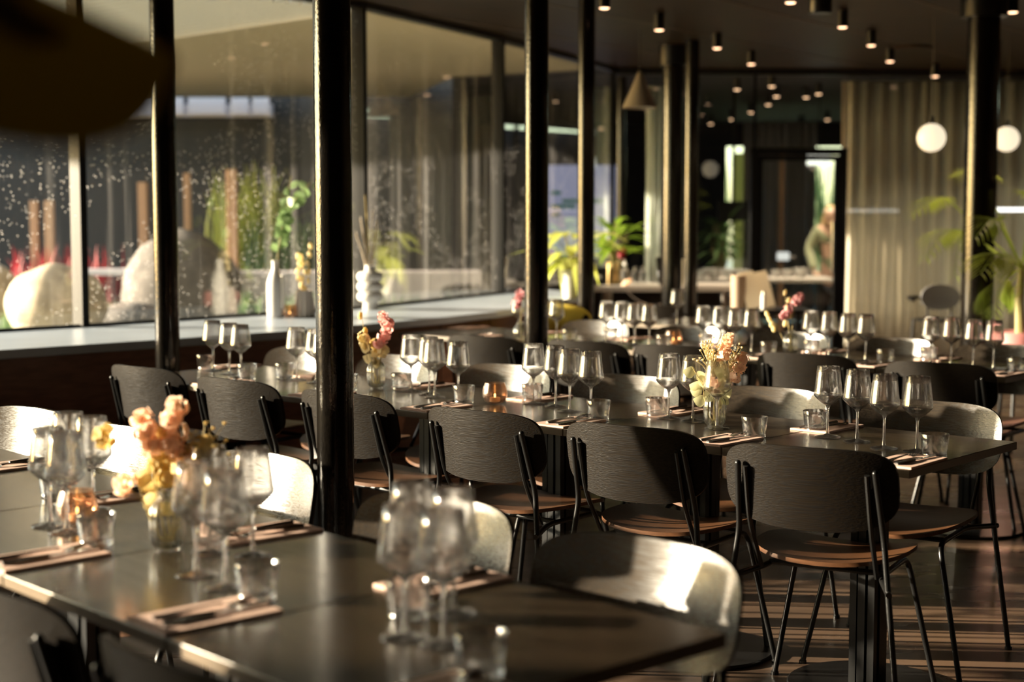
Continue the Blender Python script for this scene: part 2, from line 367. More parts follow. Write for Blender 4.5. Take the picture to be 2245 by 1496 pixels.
# glass partition to the far room
PA=Vector((.957,14.86,0)); PB=Vector((7.4,15.3,0)); pd=(PB-PA); PANG=math.atan2(pd.y,pd.x); PM=Matrix.Translation(PA)@Matrix.Rotation(PANG,4,'Z')
def px(u): # distance along the partition seen at column u
    k=(u-1122.5)/FPX; # x = k*y (flat)
    return (k*PA.y-PA.x)/(math.cos(PANG)-k*math.sin(PANG))
d0,d1=px(1650),px(1845); LP=pd.length
st(MB().box(0,LP,-.04,.04,2.74,CZ,PM).build('trim_partition_head',M['trim'],smooth=False))
pn=st(MB().box(.02,d0-.03,-.006,.006,0,2.74,PM).box(d1+.03,LP,-.006,.006,0,2.74,PM).box(d0+.03,d1-.03,-.006,.006,2.05,2.74,PM).build('wall_glass_partition',M['part'],smooth=False))
st(MB().box(d0-.012,d0+.012,-.02,.02,2.03,2.74,PM).build('trim_partition_mullion',M['mull'],smooth=False))
dr=st(MB().box(d0+.07,d1-.07,-.005,.005,.08,1.95,PM).build('door_1',M['part'],smooth=False))
MB().box(d0-.03,d0+.035,-.035,.035,0,2.05,PM).box(d1-.035,d1+.03,-.035,.035,0,2.05,PM).box(d0-.03,d1+.03,-.035,.035,1.985,2.05,PM).build('door_frame',M['mull'],dr,smooth=False)
MB().box(d0+.04,d0+.08,-.025,.025,.01,1.98,PM).box(d1-.08,d1-.04,-.025,.025,.01,1.98,PM).box(d0+.04,d1-.04,-.025,.025,1.93,1.98,PM).box(d0+.04,d1-.04,-.025,.025,.01,.1,PM).build('door_leaf',M['mull'],dr,smooth=False)
MB().tube([PM@Vector((d1-.11,-.06,.85)),PM@Vector((d1-.11,-.06,1.35))],.012).build('door_handle',M['steel'],dr)
# far room shell
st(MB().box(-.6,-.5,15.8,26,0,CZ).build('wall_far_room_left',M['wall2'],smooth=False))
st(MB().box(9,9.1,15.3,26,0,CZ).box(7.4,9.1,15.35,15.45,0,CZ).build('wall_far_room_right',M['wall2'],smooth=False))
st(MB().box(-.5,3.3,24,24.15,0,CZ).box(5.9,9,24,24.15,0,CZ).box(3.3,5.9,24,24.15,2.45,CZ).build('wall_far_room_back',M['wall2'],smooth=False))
# ------------------------------------------------------------------ courtyard
st(MB().prism([(x-.04,y+.04) for x,y in GL]+[(-.6,15.9),(-.6,30),(-30,30),(-30,.5)],.2,.40).build('ground_courtyard',M['gravel'],smooth=False))
def roofslab(name,pts,z,mt_,ribs=None):
    return MB().prism(pts,z,z+.05).build(name,mt_,smooth=False)
mb=MB()
A_=Vector((-1.0,10.55,0)); B_=Vector((-4.6,13.9,0)); 
# ribbed translucent canopy over the near part of the courtyard, ribs running away from the glass
base=[(-5.6,5.85),(-3.98,7.15),(-2.42,8.70),(-1.05,10.4)]
can=[(-5.6,5.85),(-3.98,7.15),(-2.42,8.70),(-1.05,10.45),(-3.9,13.4),(-8.4,9.2)]
st(MB().prism(can,2.80,2.815).build('canopy_sheet',M['roof'],smooth=False))
mr=MB()
for i in range(60):
    p=Vector((-1.05,10.45,0)).lerp(Vector((-5.6,5.85,0)),i/59); q=p+Vector((-2.85,2.95,0)); d=(q-p)
    mr.box(0,d.length,-.012,.012,2.765,2.80,Matrix.Translation(p)@Matrix.Rotation(math.atan2(d.y,d.x),4,'Z'))
st(mr.build('trim_canopy_ribs',M['roof'],smooth=False))
st(MB().prism([(-1.02,10.5),(-.13,12.25),(.93,14.9),(-.6,15.9),(-1.2,18.5),(-6.5,18.5),(-3.95,13.45)],2.80,2.95).build('soffit_courtyard',mat('pale_soffit_board',(.42,.34,.22),.7),smooth=False))

st(MB().prism([(-.5,24.2),(9,24.2),(9,34),(-.5,34)],.0,.40).build('ground_back_garden',M['gravel'],smooth=False))
# building across the courtyard
fac=[(-16,17.2),(-11,18.6),(-6.6,19.4),(-2.6,19.2),(-.6,18.2)]
mb=MB(); mf=MB()
for a,b in zip(fac,fac[1:]):
    Mx,L=band(a,b,0,0,0); mb.box(0,L,0,.25,.4,4.6,Mx); 
st(mb.build('wall_courtyard',M['darkwood'],smooth=False))
for u0,u1 in ((255,330),(345,402),(412,494),(506,545),(553,590)):
    a=atd(u0,214,19.0); c=atd(u1,250,19.0); mf.box(a.x,c.x,19.0,19.05,c.z,a.z)
mf.box(atd(250,214,19.05).x,atd(595,214,19.05).x,19.05,19.2,2.6,2.75)
st(mf.build('trim_courtyard_fascia',M['fascia'],smooth=False))
bi=0
def post(u,v0,y,w,mt_,lab,z0=.4):
    a=atd(u,v0,y)
    o=MB().box(-w/2,w/2,-w/2,w/2,z0,a.z).build('wooden_post',mt_,smooth=False,bevel=.004); o.location=(a.x,y,0); tag(o,lab,'post','posts in the courtyard')
for u,v0,y,w,lab in [(508,372,15.6,.10,'tan wooden post seen beside the grey boulder top'),(313,400,16.5,.09,'short tan post seen just left of the second column'),(108,440,16,.08,'brown post standing above the sunlit boulder'),(75,440,16.4,.08,'reddish post left of the brown post above the sunlit boulder'),(410,380,17.2,.07,'thin tan post above the left side of the grey boulder')]:
    post(u,v0,y,w,M['post'],lab)
def rock(name,u,v,y,rx,ry,rz,mt_,lab,seed):
    a=atd(u,v,y); o=MB().ball((0,0,0),rx,ry,rz,28,18,jit=.09,seed=seed).build(name,mt_,angle=80)
    o.location=(a.x,y,max(a.z,.35)); tag(o,lab,'rock','boulders in the courtyard')
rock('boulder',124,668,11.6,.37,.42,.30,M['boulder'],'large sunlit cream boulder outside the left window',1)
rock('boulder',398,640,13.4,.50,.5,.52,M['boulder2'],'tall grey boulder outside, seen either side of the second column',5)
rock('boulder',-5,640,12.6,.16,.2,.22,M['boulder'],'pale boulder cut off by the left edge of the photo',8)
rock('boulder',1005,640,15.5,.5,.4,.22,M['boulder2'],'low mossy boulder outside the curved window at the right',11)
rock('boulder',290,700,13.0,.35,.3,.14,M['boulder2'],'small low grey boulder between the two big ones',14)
def tuft(u,v,y,n,h,spread,mt_,lab,w=.02,cat='plant',name='garden_grass'):
    a=atd(u,v,y); mb=MB()
    for i in range(n):
        an=R.uniform(0,2*PI); t=R.uniform(.1,.9); p=(R.uniform(-spread,spread),R.uniform(-spread,spread),0)
        mb.leaf(p,(math.cos(an)*t*.5,math.sin(an)*t*.5,1),(math.cos(an),math.sin(an),.1),h*R.uniform(.6,1),w,R.uniform(.1,.5))
    o=mb.build(name,mt_); o.location=(a.x,y,.40); tag(o,lab,cat,'plants in the courtyard')
tuft(560,600,14.2,160,.35,.55,M['green'],'low green plants growing behind the white bottle vase',.03)
tuft(640,600,17.0,120,1.1,.5,M['green'],'tall green shrub in front of the courtyard facade',.05,name='garden_shrub')
tuft(540,600,17.6,120,1.7,.35,M['leafy2'],'yellow-green shrub by the tan post',.05,name='garden_shrub')
tuft(330,600,14.0,100,.3,.5,M['green'],'grass tuft in front of the grey boulder',.02)
tuft(10,600,11.9,90,.30,.25,M['green'],'grass tuft at the left edge beside the sunlit boulder',.02)
tuft(140,520,16.2,120,.75,.5,M['red'],'low red-leaved shrub behind the sunlit boulder',.03,name='garden_shrub')
tuft(930,600,15.0,120,.3,.8,M['green'],'moss and grass in front of the low mossy boulder',.02)
o=MB().box(-1.6,1.6,-.2,.2,.40,.86).build('concrete_planter',M['fascia'],smooth=False,bevel=.01); o.location=(-1.9,15.2,0); o.rotation_euler=(0,0,.1)
tag(o,'pale concrete planter wall outside behind the bottle vase','planter')
o=MB().box(-.9,.9,-.2,.2,.84,.89).box(-.8,-.72,-.15,.15,.4,.84).box(.72,.8,-.15,.15,.4,.84).build('garden_bench',M['fascia'],smooth=False); o.location=(-3.55,14.9,0); tag(o,'pale bench outside between the two boulders','bench')

# ------------------------------------------------------------------ columns
def column(u,y,D,lab,collar=0,z0=0,vtop=None):
    x=(u-1122.5)/FPX*(y)  # refined below for the tilt
    a=atd(u,466,y); n=32
    t=empty('column',(a.x,y,0),0,lab,'column','round iron columns')
    MB().lathe([(D/2,0.012),(D/2,CZ)],n).build('shaft',M['column'],t)
    MB().lathe([(0,0),(D*.8,0),(D*.8,.012),(0,.012)],n).build('base_plate',M['black'],t,angle=30)
    if collar: MB().lathe([(D/2,CZ-.16),(D*.72,CZ-.16),(D*.72,CZ),(0,CZ)],n).build('collar',M['black'],t,angle=30)
    return t
column(362,7.05,.11,'black round column at the left in front of the window, left end of the middle row')
column(731,4.56,.11,'thickest-looking black round column left of centre, between the foreground and middle rows')
column(1176,7.2,.11,'black round column at the centre behind the middle row of tables')
column(1285,10.1,.11,'black round column just right of the centre one, by the potted plants')
column(1515,12.5,.11,'slim far black column with a sunlit left edge in front of the desk')
column(1474,12.9,.17,'stout far black column with a collar, left of the slim one',1)
column(2147,9.75,.20,'broad black column at the right between the curtain and the palm',1)
column(1361,15.9,.10,'thin column behind the glass partition, left of the cone pendant')

# ------------------------------------------------------------------ curtains
def curtain(name,x0,x1,y,z0,z1,mt_,waves,amp,lab,rz=0,seed=0):
    rr=random.Random(seed); ph=[rr.uniform(.75,1.3) for _ in range(waves+1)]
    acc=[0]
    for p in ph: acc.append(acc[-1]+p)
    def fn(a,b):
        t=a*acc[-1]; i=max(j for j in range(len(acc)-1) if acc[j]<=t+1e-9); f=(t-acc[i])/ph[i]
        yy=amp*math.sin(f*2*PI)*(0.75+.25*b)+ .012*math.sin(b*5+i)
        return (x0+(x1-x0)*a+.012*math.sin(b*3+i*2), yy, z0+(z1-z0)*b)
    o=MB().grid(fn,waves*14,6).build(name,mt_,angle=180); o.location=(0,y,0)
    s=o.modifiers.new('s','SOLIDIFY'); s.thickness=.003
    return tag(o,lab,'curtain')
o=curtain('curtain',3.24,5.9,15.38,.03,2.72,M['curtain'],17,.036,'long sage-beige pleated curtain at the right behind the glass',seed=3)
o=curtain('curtain',1.30,1.46,15.2,.72,2.66,mat('white_sheer_curtain',(.85,.88,.82),.8,trans=.5),2,.035,'narrow white curtain strip behind the glass beside the stout column',seed=1)
o=curtain('curtain',3.0,3.95,20.3,.03,2.6,M['curtain2'],9,.05,'grey curtain seen through the left half of the glass door',seed=5)
o=curtain('curtain',4.35,4.9,20.6,.03,2.6,M['curtain2'],4,.05,'grey curtain seen through the right half of the glass door',seed=6)
o=MB().grid(lambda a,b:(3.3+2.6*a,0,2.45*b),6,6).build('window_20',M['pane'],smooth=False); o.location=(0,24.05,0); st(o)
tuft(1760,500,26.5,200,2.2,1.2,M['green'],'green shrub outside beyond the glass door',.06,name='garden_shrub')
b=MB().box(.0,.06,-.03,.03,0,2.2).build('wooden_post',M['post'],smooth=False); b.location=(atd(1707,500,18.5).x,18.5,0); tag(b,'bright wooden batten seen upright through the glass door','post')

# ------------------------------------------------------------------ furniture prototypes
def sup(a,b,n1,n2):
    def f(t):
        c,s_=math.cos(t),math.sin(t); n=n1 if s_>=0 else n2
        return (a*math.copysign(abs(c)**(2/n),c), b*math.copysign(abs(s_)**(2/n),s_))
    return f
def bkmap(x,b,side):
    z=.685+b; y=-.305+1.0*x*x-(b)*.20
    return (x,y+(-.006 if side else .006),z)
def stmap(x,y,side):
    z=.452+.030*(abs(x)/.225)**2.2-.012*max(0,y/.215)**2+.010*max(0,-y/.215)**2
    return (x,y,z+(.006 if side else -.006))
def make_chair(name='dining_chair'):
    t=empty(name)
    MB().shell(sup(.222,.213,2.5,2.6),stmap,.012).build('seat',M['seat'],t,angle=50)
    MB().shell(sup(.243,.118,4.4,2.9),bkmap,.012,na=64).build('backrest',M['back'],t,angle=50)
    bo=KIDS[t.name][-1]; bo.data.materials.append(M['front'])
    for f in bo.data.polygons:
        if f.normal.y>.3: f.material_index=1  # lit tone on the sitter's side, shade tone stays on the rear
    for s in (-1,1):
        p=fillet([(s*.270,-.295,.006),(s*.205,-.248,.55),(s*.192,-.302,.742)],.03)
        mb=MB().tube(p,.0088,10); mb.ball(p[-1],.0088,nu=10,nv=6); mb.lathe([(0,0),(.012,0),(.012,.01),(0,.012)],12,(s*.270,-.295,0)); mb.build('leg',M['black'],t)
        p=fillet([(s*.228,-.276,.412),(s*.165,-.13,.424),(s*.165,.16,.424),(s*.25,.205,.006)],.05)
        mb=MB().tube(p,.0088,10); mb.lathe([(0,0),(.012,0),(.012,.01),(0,.012)],12,(s*.25,.205,0)); mb.build('leg',M['black'],t)
        p=fillet([(s*.170,-.303,.735),(s*.172,-.258,.57),(s*.166,-.17,.430)],.05)
        MB().tube(p,.0075,8).build('bracket',M['black'],t)
    MB().tube([(-.166,-.10,.428),(.166,-.10,.428)],.008,8).tube([(-.166,.12,.428),(.166,.12,.428)],.008,8).build('seat_frame',M['black'],t)
    return t
def make_table():
    t=empty('dining_table')
    MB().box(-.3015,.3015,-.346,.346,.716,.74).build('table_top',M['table'],t,smooth=False,bevel=.002)
    tp=KIDS[t.name][-1]; tp.data.materials.append(M['edge'])
    for f in tp.data.polygons:
        if abs(f.normal.z)<.5: f.material_index=1
    mb=MB(); 
    for k in range(4):
        a=k*PI/2; mb.box(-.045,.045,-.012,.012,.012,.70,Matrix.Rotation(a,4,'Z')) if k<2 else None
    for sx in (-.03,.03):
        for sy in (-.03,.03): mb.box(sx-.011,sx+.011,sy-.011,sy+.011,.012,.70)
    mb.build('pedestal',M['black'],t,smooth=False)
    MB().lathe([(0,0),(.235,0),(.24,.003),(.24,.009),(.236,.012),(0,.012)],48).build('base_plate',M['black'],t,angle=30)
    MB().box(-.2,.2,-.025,.025,.70,.716).box(-.025,.025,-.24,.24,.70,.716).build('bracket',M['black'],t,smooth=False)
    return t
def make_wine():
    t=empty('wine_glass')
    MB().lathe([(.0052,.098),(.012,.101),(.0215,.107),(.034,.118),(.0425,.127),(.0445,.131),(.0443,.136),(.0425,.150),(.0395,.175),(.0365,.198),(.0338,.2195),(.0328,.220),(.0352,.198),(.0383,.175),(.0413,.150),(.0431,.136),(.0433,.132),(.0412,.128),(.033,.1195),(.021,.109),(.010,.1035),(0,.102)],32).build('bowl',M['gbowl'],t,angle=60)
    MB().lathe([(.0062,.010),(.0038,.030),(.0036,.065),(.0042,.088),(.0075,.098),(.011,.1015),(0,.103)],20).build('stem',M['gsolid'],t,angle=70)
    MB().lathe([(0,0),(.0385,0),(.0402,.0012),(.0395,.0026),(.025,.0046),(.012,.007),(.0062,.0105),(0,.0105)],36).build('foot',M['gsolid'],t,angle=60)
    return t
def make_tumbler():
    t=empty('water_tumbler')
    MB().lathe([(.0345,.009),(.0372,.030),(.0405,.0640),(.0398,.0655),(.0388,.064),(.0356,.030),(.0330,.011)],32).build('bowl',M['gbowl'],t,angle=60)
    MB().lathe([(0,0),(.0330,0),(.0345,.002),(.0350,.009),(.0330,.0115),(0,.010)],32).build('base',M['gsolid'],t,angle=60)
    return t
def make_napkin():
    return MB().box(-.067,.067,-.115,.115,.0,.0045).box(-.067,.0665,-.1145,.1145,.0047,.0062).build('folded_napkin',M['napkin'],smooth=False,bevel=.001)
def make_fork():
    mb=MB(); z=.0085
    mb.tube([(0,-.10,z),(0,-.05,z+.002),(0,.02,z+.004),(0,.035,z+.003)],[.0055,.004,.0025,.003],8)
    mb.grid(lambda a,b:((a-.5)*.022*math.sin(PI*(.25+.5*b)),.035+.03*b,z+.002-.004*math.sin(PI*b)),4,4)
    for i in range(4):
        x=-.009+.006*i; mb.tube([(x,.062,z),(x,.085,z+.003),(x*.95,.098,z+.006)],[.0018,.0015,.0008],5)
    return mb.build('fork',M['steel'])
def make_knife():
    mb=MB(); z=.0085
    mb.tube([(0,-.11,z),(0,-.06,z+.001),(0,-.01,z+.001)],[.0058,.0048,.0035],8)
    mb.prism([(-.004,-.01),(.006,-.008),(.009,.04),(.008,.085),(.002,.1),(-.004,.095)],z,z+.0018)
    return mb.build('knife',M['steel'],smooth=True,angle=30)
def make_holder():
    t=empty('tealight_holder')
    MB().lathe([(0,.003),(.022,.003),(.036,.010),(.0455,.028),(.046,.042),(.041,.062),(.036,.077),(.0345,.077),(.039,.062),(.0435,.042),(.0432,.029),(.034,.0125),(0,.007)],32).build('glass_cup',M['amber'],t,angle=60)
    MB().lathe([(0,.009),(.019,.009),(.019,.024),(0,.024)],20).build('candle',M['candle'],t,angle=40)
    MB().ball((0,0,.031),.0035,.0035,.008,8,6).build('flame',M['flame'],t)
    return t
def make_vase():
    t=empty('ribbed_glass_vase')
    pr=[(0,.004),(.024,.004),(.031,.012),(.0355,.035),(.0365,.062),(.0345,.085),(.026,.100),(.0175,.107),(.0165,.114),(.0195,.122),(.0180,.1225),(.0155,.115),(.016,.107),(.0245,.099),(.033,.084),(.035,.062),(.034,.035),(.029,.014),(0,.0075)]
    MB().lathe(pr,96,flute=.035,nfl=16).build('body',M['vase'],t,angle=80)
    MB().lathe([(0,0),(.025,0),(.026,.004),(0,.004)],24).build('base',M['gsolid'],t)
    return t
P={'chair':make_chair(),'table':make_table(),'wine':make_wine(),'tumbler':make_tumbler(),'napkin':make_napkin(),'fork':make_fork(),'knife':make_knife(),'holder':make_holder(),'vase':make_vase()}
used=set()
def place(kind,x,y,z,rz,label,cat,group=None):
    if kind in used: o=copy_tree(P[kind])
    else: used.add(kind); o=P[kind]
    o.location=(x,y,z); o.rotation_euler=(0,0,rz)
    for k in ('label','category','group'):
        if k in o: del o[k]
    return tag(o,label,cat,group)
ORD=['first','second','third','fourth','fifth','sixth']
TZ=.7402
ROWS={}
class Row:
    def __init__(s,name,O,th,noff): s.name=name; s.O=Vector(O); s.th=th; s.d=Vector((math.cos(th),-math.sin(th))); s.n=Vector((math.sin(th),math.cos(th))); s.noff=noff
    def p(s,a,n): return s.O+s.d*a+s.n*n
# origins are the front right table corners; n is measured from the front edge
r1=Row('foreground row',(.355-.692*.734,2.505-.692*.679),.8247,.692)
r2=Row('middle row',(1.074,4.133),.7222,0)
r3=Row('back row',(2.111-.033,6.527-.0375),.7222,0)
LT=.607
def tables(r,n):
    for k in range(n):
        c=r.p(-LT*(k+.5),.346)
        e='at the right end of the '+r.name if k==0 else ('%s from the right end of the %s'%(ORD[k],r.name))
        place('table',c.x,c.y,0,-r.th,'black oak table, '+e,'table','tables of the '+r.name)
tables(r1,5); tables(r2,6); tables(r3,6)
def setting(r,k,side,cnt):
    "folded napkin with fork and knife; near side lies at the right edge of the table, far side at the left"
    if side=='near': c=r.p(-LT*k-.07,.117); rz=-r.th
    else: c=r.p(-LT*k-.585,.692-.117); rz=PI-r.th
    rz+=R.uniform(-.03,.03)
    w='%s-side, %s from right, %s'%(side,ORD[k],r.name)
    place('napkin',c.x,c.y,TZ,rz,'folded beige napkin, '+w,'napkin','napkins')
    for kd,dx in (('fork',-.022),('knife',.022)):
        q=Vector((dx+R.uniform(-.004,.004),R.uniform(-.008,.008)+.012)); q.rotate(Matrix.Rotation(rz,2)) 
        place(kd,c.x+q.x,c.y+q.y,TZ-.0002,rz+R.uniform(-.08,.08),'steel %s on the napkin, %s'%(kd,w),'cutlery','cutlery on the napkins')
for r,ks in ((r1,4),(r2,6),(r3,6)):
    for k in range(ks):
        for sd_ in ('near','far'): setting(r,k,sd_,0)
# wine glasses and tumblers: (distance along the row, distance from the front edge)
G2=[(-.486,.404),(-.366,.370),(-.239,.300),(-.138,.308)]
gl2={0:G2,1:[(-1.105,.428),(-1.004,.425),(-.845,.33),(-.745,.315)],2:[(-1.707,.431),(-1.596,.423),(-1.466,.343),(-1.352,.318)],
 3:[(-2.326,.424),(-2.199,.394),(-2.112,.334),(-1.975,.318)],4:[(-2.962,.390),(-2.83,.38),(-2.73,.33),(-2.60,.31)],5:[(-3.549,.414),(-3.371,.364),(-3.263,.34),(-3.20,.46)]}
gl2[1]=gl2[1][:3]; gl2[5]=gl2[5][:3]
tu2=[(-.581,.495),(-.061,.263),(-1.163,.44),(-.651,.247),(-1.755,.48),(-1.268,.254),(-2.389,.431),(-1.915,.284),(-3.05,.40),(-2.52,.27),(-3.615,.425),(-3.144,.276)]
gl1={0:[(-.50,.432),(-.401,.442),(-.341,.286),(-.266,.305)],1:[(-1.105,.392),(-1.02,.44),(-.954,.268),(-.83,.255)],2:[(-1.80,.438),(-1.69,.44),(-1.581,.278),(-1.491,.274)]}
tu1=[(-.436,.37),(-.106,.242),(-1.173,.434),(-.726,.255),(-1.342,.264),(-1.9,.45)]
gl3={k:[(a-LT*k*1.03,n) for a,n in [(-.506,.33),(-.405,.33),(-.266,.26),(-.172,.26)]] for k in range(5)}
tu3=[(a-LT*k*1.03,n) for k in range(5) for a,n in [(-.585,.47),(-.05,.22)]]
pos=['far left','inner left','inner right','near right']
for r,g,t in ((r1,gl1,tu1),(r2,gl2,tu2),(r3,gl3,tu3)):
    for k,L_ in g.items():
        for i,(a,n) in enumerate(L_):
            c=r.p(a,n)
            place('wine',c.x,c.y,TZ,R.uniform(0,6),'wine glass, %s of the %s cluster from right on the %s'%(pos[i],ORD[k],r.name),'wine glass','wine glasses on the '+r.name)
    for i,(a,n) in enumerate(t):
        c=r.p(a,n); k=int(i/2)
        if r is r1: lab=['low clear tumbler behind the nearest cluster of wine glasses in the foreground','low clear tumbler at the front of the foreground row, nearest the camera','low clear tumbler hidden behind the second cluster of the foreground row','low clear tumbler right of the flowers at the front of the foreground row','low clear tumbler beside the amber tealight at the left of the foreground row','low clear tumbler at the far left back of the foreground row'][i]
        else: lab='clear tumbler, %s of the %s glass cluster from right on the %s'%('far left' if i%2==0 else 'near right',ORD[k],r.name)
        place('tumbler',c.x,c.y,TZ,R.uniform(0,6),lab,'tumbler','water tumblers on the '+r.name)
for (u,v,lab) in [(170,1150,'amber crackled tealight holder behind the tumbler on the foreground row'),(1085,886,'lit amber crackled tealight holder in the middle of the middle row'),(1476,757,'amber tealight holder on the back row, between two tumblers')]:
    c=at(u,v,.74); place('holder',c.x,c.y,TZ,R.uniform(0,6),lab,'candle holder','amber tealight holders on the tables')

# ------------------------------------------------------------------ chairs
def chair(x,y,phi,far,lab,grp,kind='chair'):
    "x,y: middle of the back line at the corners; phi: turn of the chair's right-hand direction"
    f=Vector((math.sin(phi),math.cos(phi)))
    if far: f=-f
    c=Vector((x,y))+f*.25
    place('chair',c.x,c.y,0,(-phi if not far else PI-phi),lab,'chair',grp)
near2=[(.8185,4.20,.50),(.373,4.62,.62),(-.084,4.98,.70),(-.577,5.475,.72),(-1.043,5.916,.70),(-1.50,6.39,.70)]
for i,(x,y,ph) in enumerate(near2):
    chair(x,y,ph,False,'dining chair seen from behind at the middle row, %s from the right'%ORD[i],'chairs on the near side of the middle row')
for i in range(6):
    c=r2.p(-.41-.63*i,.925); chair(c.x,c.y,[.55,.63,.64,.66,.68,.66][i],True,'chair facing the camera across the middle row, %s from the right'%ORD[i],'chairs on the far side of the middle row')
for i,(a,n_) in enumerate(((-.38,.175),(-.98,.175),(-1.77,.235),(-2.51,.215),(-3.08,.215))):
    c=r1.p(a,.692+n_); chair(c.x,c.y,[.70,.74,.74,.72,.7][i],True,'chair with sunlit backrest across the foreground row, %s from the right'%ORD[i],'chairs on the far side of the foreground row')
for i,a in enumerate((-.33,-.93)):
    c=r1.p(a,-.11); chair(c.x,c.y,.80,False,['dining chair nearest the camera whose backrest edge glows at the bottom','dark dining chair backrest in the bottom left corner'][i],'chairs on the near side of the foreground row')
for i,(x,y) in enumerate([(1.628,6.694),(1.139,7.106),(.603,7.545),(.178,7.80),(-.326,8.10)]):
    ph=.58; chair(x+.235*math.cos(ph),y-.235*math.sin(ph),ph,False,'black chair seen from behind at the back row, %s from the right'%ORD[i],'chairs on the near side of the back row')
for i,a in enumerate((-.38,-.96,-1.56,-2.18,-2.85)):
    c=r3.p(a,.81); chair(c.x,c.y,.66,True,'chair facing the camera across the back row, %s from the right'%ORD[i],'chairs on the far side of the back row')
for i,(u,y,ph,lab) in enumerate([(1232,10.2,.5,'dining chair by the sill with a yellow jacket over its back'),(1435,10.7,.6,'dark dining chair behind the back row, in front of the desk')]):
    c=atd(u,600,y); chair(c.x,y,ph,False,lab,'chairs behind the back row')
c=atd(1232,600,10.2)
mb=MB().shell(sup(.235,.125,3,2.4),lambda x,b,s_:(x,-.318+1.2*x*x-b*.22-(.034 if s_ else .022),.715+b),.02,na=40); o=mb.build('jacket',M['yellow']); o.location=(c.x+math.sin(.5)*.25,10.2+math.cos(.5)*.25,0); o.rotation_euler=(0,0,-.5)
tag(o,'yellow jacket hung over the chair by the sill','jacket')
c=at(1520,706,.74); place('table',c.x,c.y,0,-.72,'small black table behind the back row in front of the desk','table')
c=at(1484,712,.74); place('wine',c.x,c.y,TZ,0,'single wine glass on the small table in front of the desk','wine glass')

# ------------------------------------------------------------------ flowers
def petals(mb,c,rad,n,size,rr,flat=.6):
    c=Vector(c)
    for i in range(n):
        v=Vector((rr.gauss(0,1),rr.gauss(0,1),rr.gauss(0,1)*.9)).normalized(); p=c+v*rad*rr.uniform(.35,1)
        up=Vector((rr.uniform(-1,1),rr.uniform(-1,1),rr.uniform(-1,1)))
        for j in range(4):
            a=j*PI/2+rr.uniform(-.3,.3); t=v.orthogonal().normalized(); t.rotate(Matrix.Rotation(a,3,v))
            mb.leaf(p,t+v*.35,v,size*rr.uniform(.75,1.2),size*.95,.25,3,.25,1.25)
def flower_stem(base,tip,kind,lab,seed,scale=1.0,group='dried flowers'):
    rr=random.Random(seed); base=Vector(base); tip=Vector(tip)
    t=empty({'hyd':'hydrangea_stem','this':'thistle_stem','bunny':'bunnytail_grass','spray':'flower_spray','leafb':'leaf_branch'}[kind[0]],base,0,lab,'flower',group)
    v=tip-base; mid=v*.5+Vector((rr.uniform(-.01,.01),rr.uniform(-.01,.01),.01))
    pts=[Vector((0,0,0)),v*.35,mid+v*.12,v]
    MB().tube(pts,[.0016,.0014,.0013,.001],6).build('stem',M['stemw'],t)
    mt_=M[kind[1]]
    if kind[0]=='hyd':
        mb=MB()
        for i in range(kind[2]):
            petals(mb,v-v.normalized()*(.027*i*scale)+Vector((rr.uniform(-.014,.014),rr.uniform(-.014,.014),0)),.024*scale,15,.0155*scale,rr)
        mb.build('blossom',mt_,t)
    elif kind[0]=='this':
        mb=MB()
        for i in range(kind[2]):
            q=v*(1-.22*i)+Vector((rr.uniform(-.018,.018),rr.uniform(-.018,.018),0)); mb.ball(q,.010*scale,.010*scale,.0155*scale,10,8,jit=.25,seed=i)
            for j in range(9):
                a=j*2*PI/9; mb.leaf(q-Vector((0,0,.012)),(math.cos(a)*.6,math.sin(a)*.6,1),(math.cos(a),math.sin(a),0),.022*scale,.005,.1,3)
        mb.build('blossom',mt_,t)
    elif kind[0]=='bunny':
        mb=MB()
        for i in range(kind[2]):
            q=v*(1-.13*i)+Vector((rr.uniform(-.016,.016),rr.uniform(-.016,.016),0)); mb.ball(q,.009*scale,.009*scale,.0165*scale,10,8,M=Matrix.Rotation(rr.uniform(-.5,.5),3,'Y'),jit=.1,seed=i)
        mb.build('blossom',mt_,t)
    elif kind[0]=='spray':
        mb=MB(); ms=MB()
        for i in range(kind[2]):
            q=v*rr.uniform(.75,1.0)+Vector((rr.gauss(0,.022),rr.gauss(0,.022),rr.gauss(0,.018)))*scale
            ms.tube([v*.55,(v*.6+q)*.5+Vector((0,0,.006)),q],.0006,4,False); mb.ball(q,.0035,nu=6,nv=4)
            for j in range(3):
                a=rr.uniform(0,6.28); mb.leaf(q,(math.cos(a),math.sin(a),.6),(0,0,1),.009,.006,.2,2)
        ms.build('twigs',M['stemw'],t); mb.build('blossom',mt_,t)
    elif kind[0]=='leafb':
        mb=MB()
        for i in range(kind[2]):
            a=rr.uniform(0,6.28); q=v*(.35+.6*i/kind[2])
            mb.leaf(q,(math.cos(a),math.sin(a)*.4,.45),(rr.uniform(-.4,.4),-1,.5),.042*scale,.034*scale,.35,6,.1,1.3)
        mb.build('leaves',mt_,t)
    return t
def bouquet(u,v,lab,stems,seed):
    c=at(u,v,.74); place('vase',c.x,c.y,TZ,seed,'small ribbed clear glass vase '+lab,'vase','ribbed glass vases on the tables')
    for i,(dx,dy,h,kind,fl) in enumerate(stems):
        an=i*2.4; b=(c.x+.009*math.cos(an),c.y+.009*math.sin(an),TZ+.014)
        flower_stem(b,(c.x+dx,c.y+dy,TZ+h),kind,fl+' '+lab,seed*10+i)
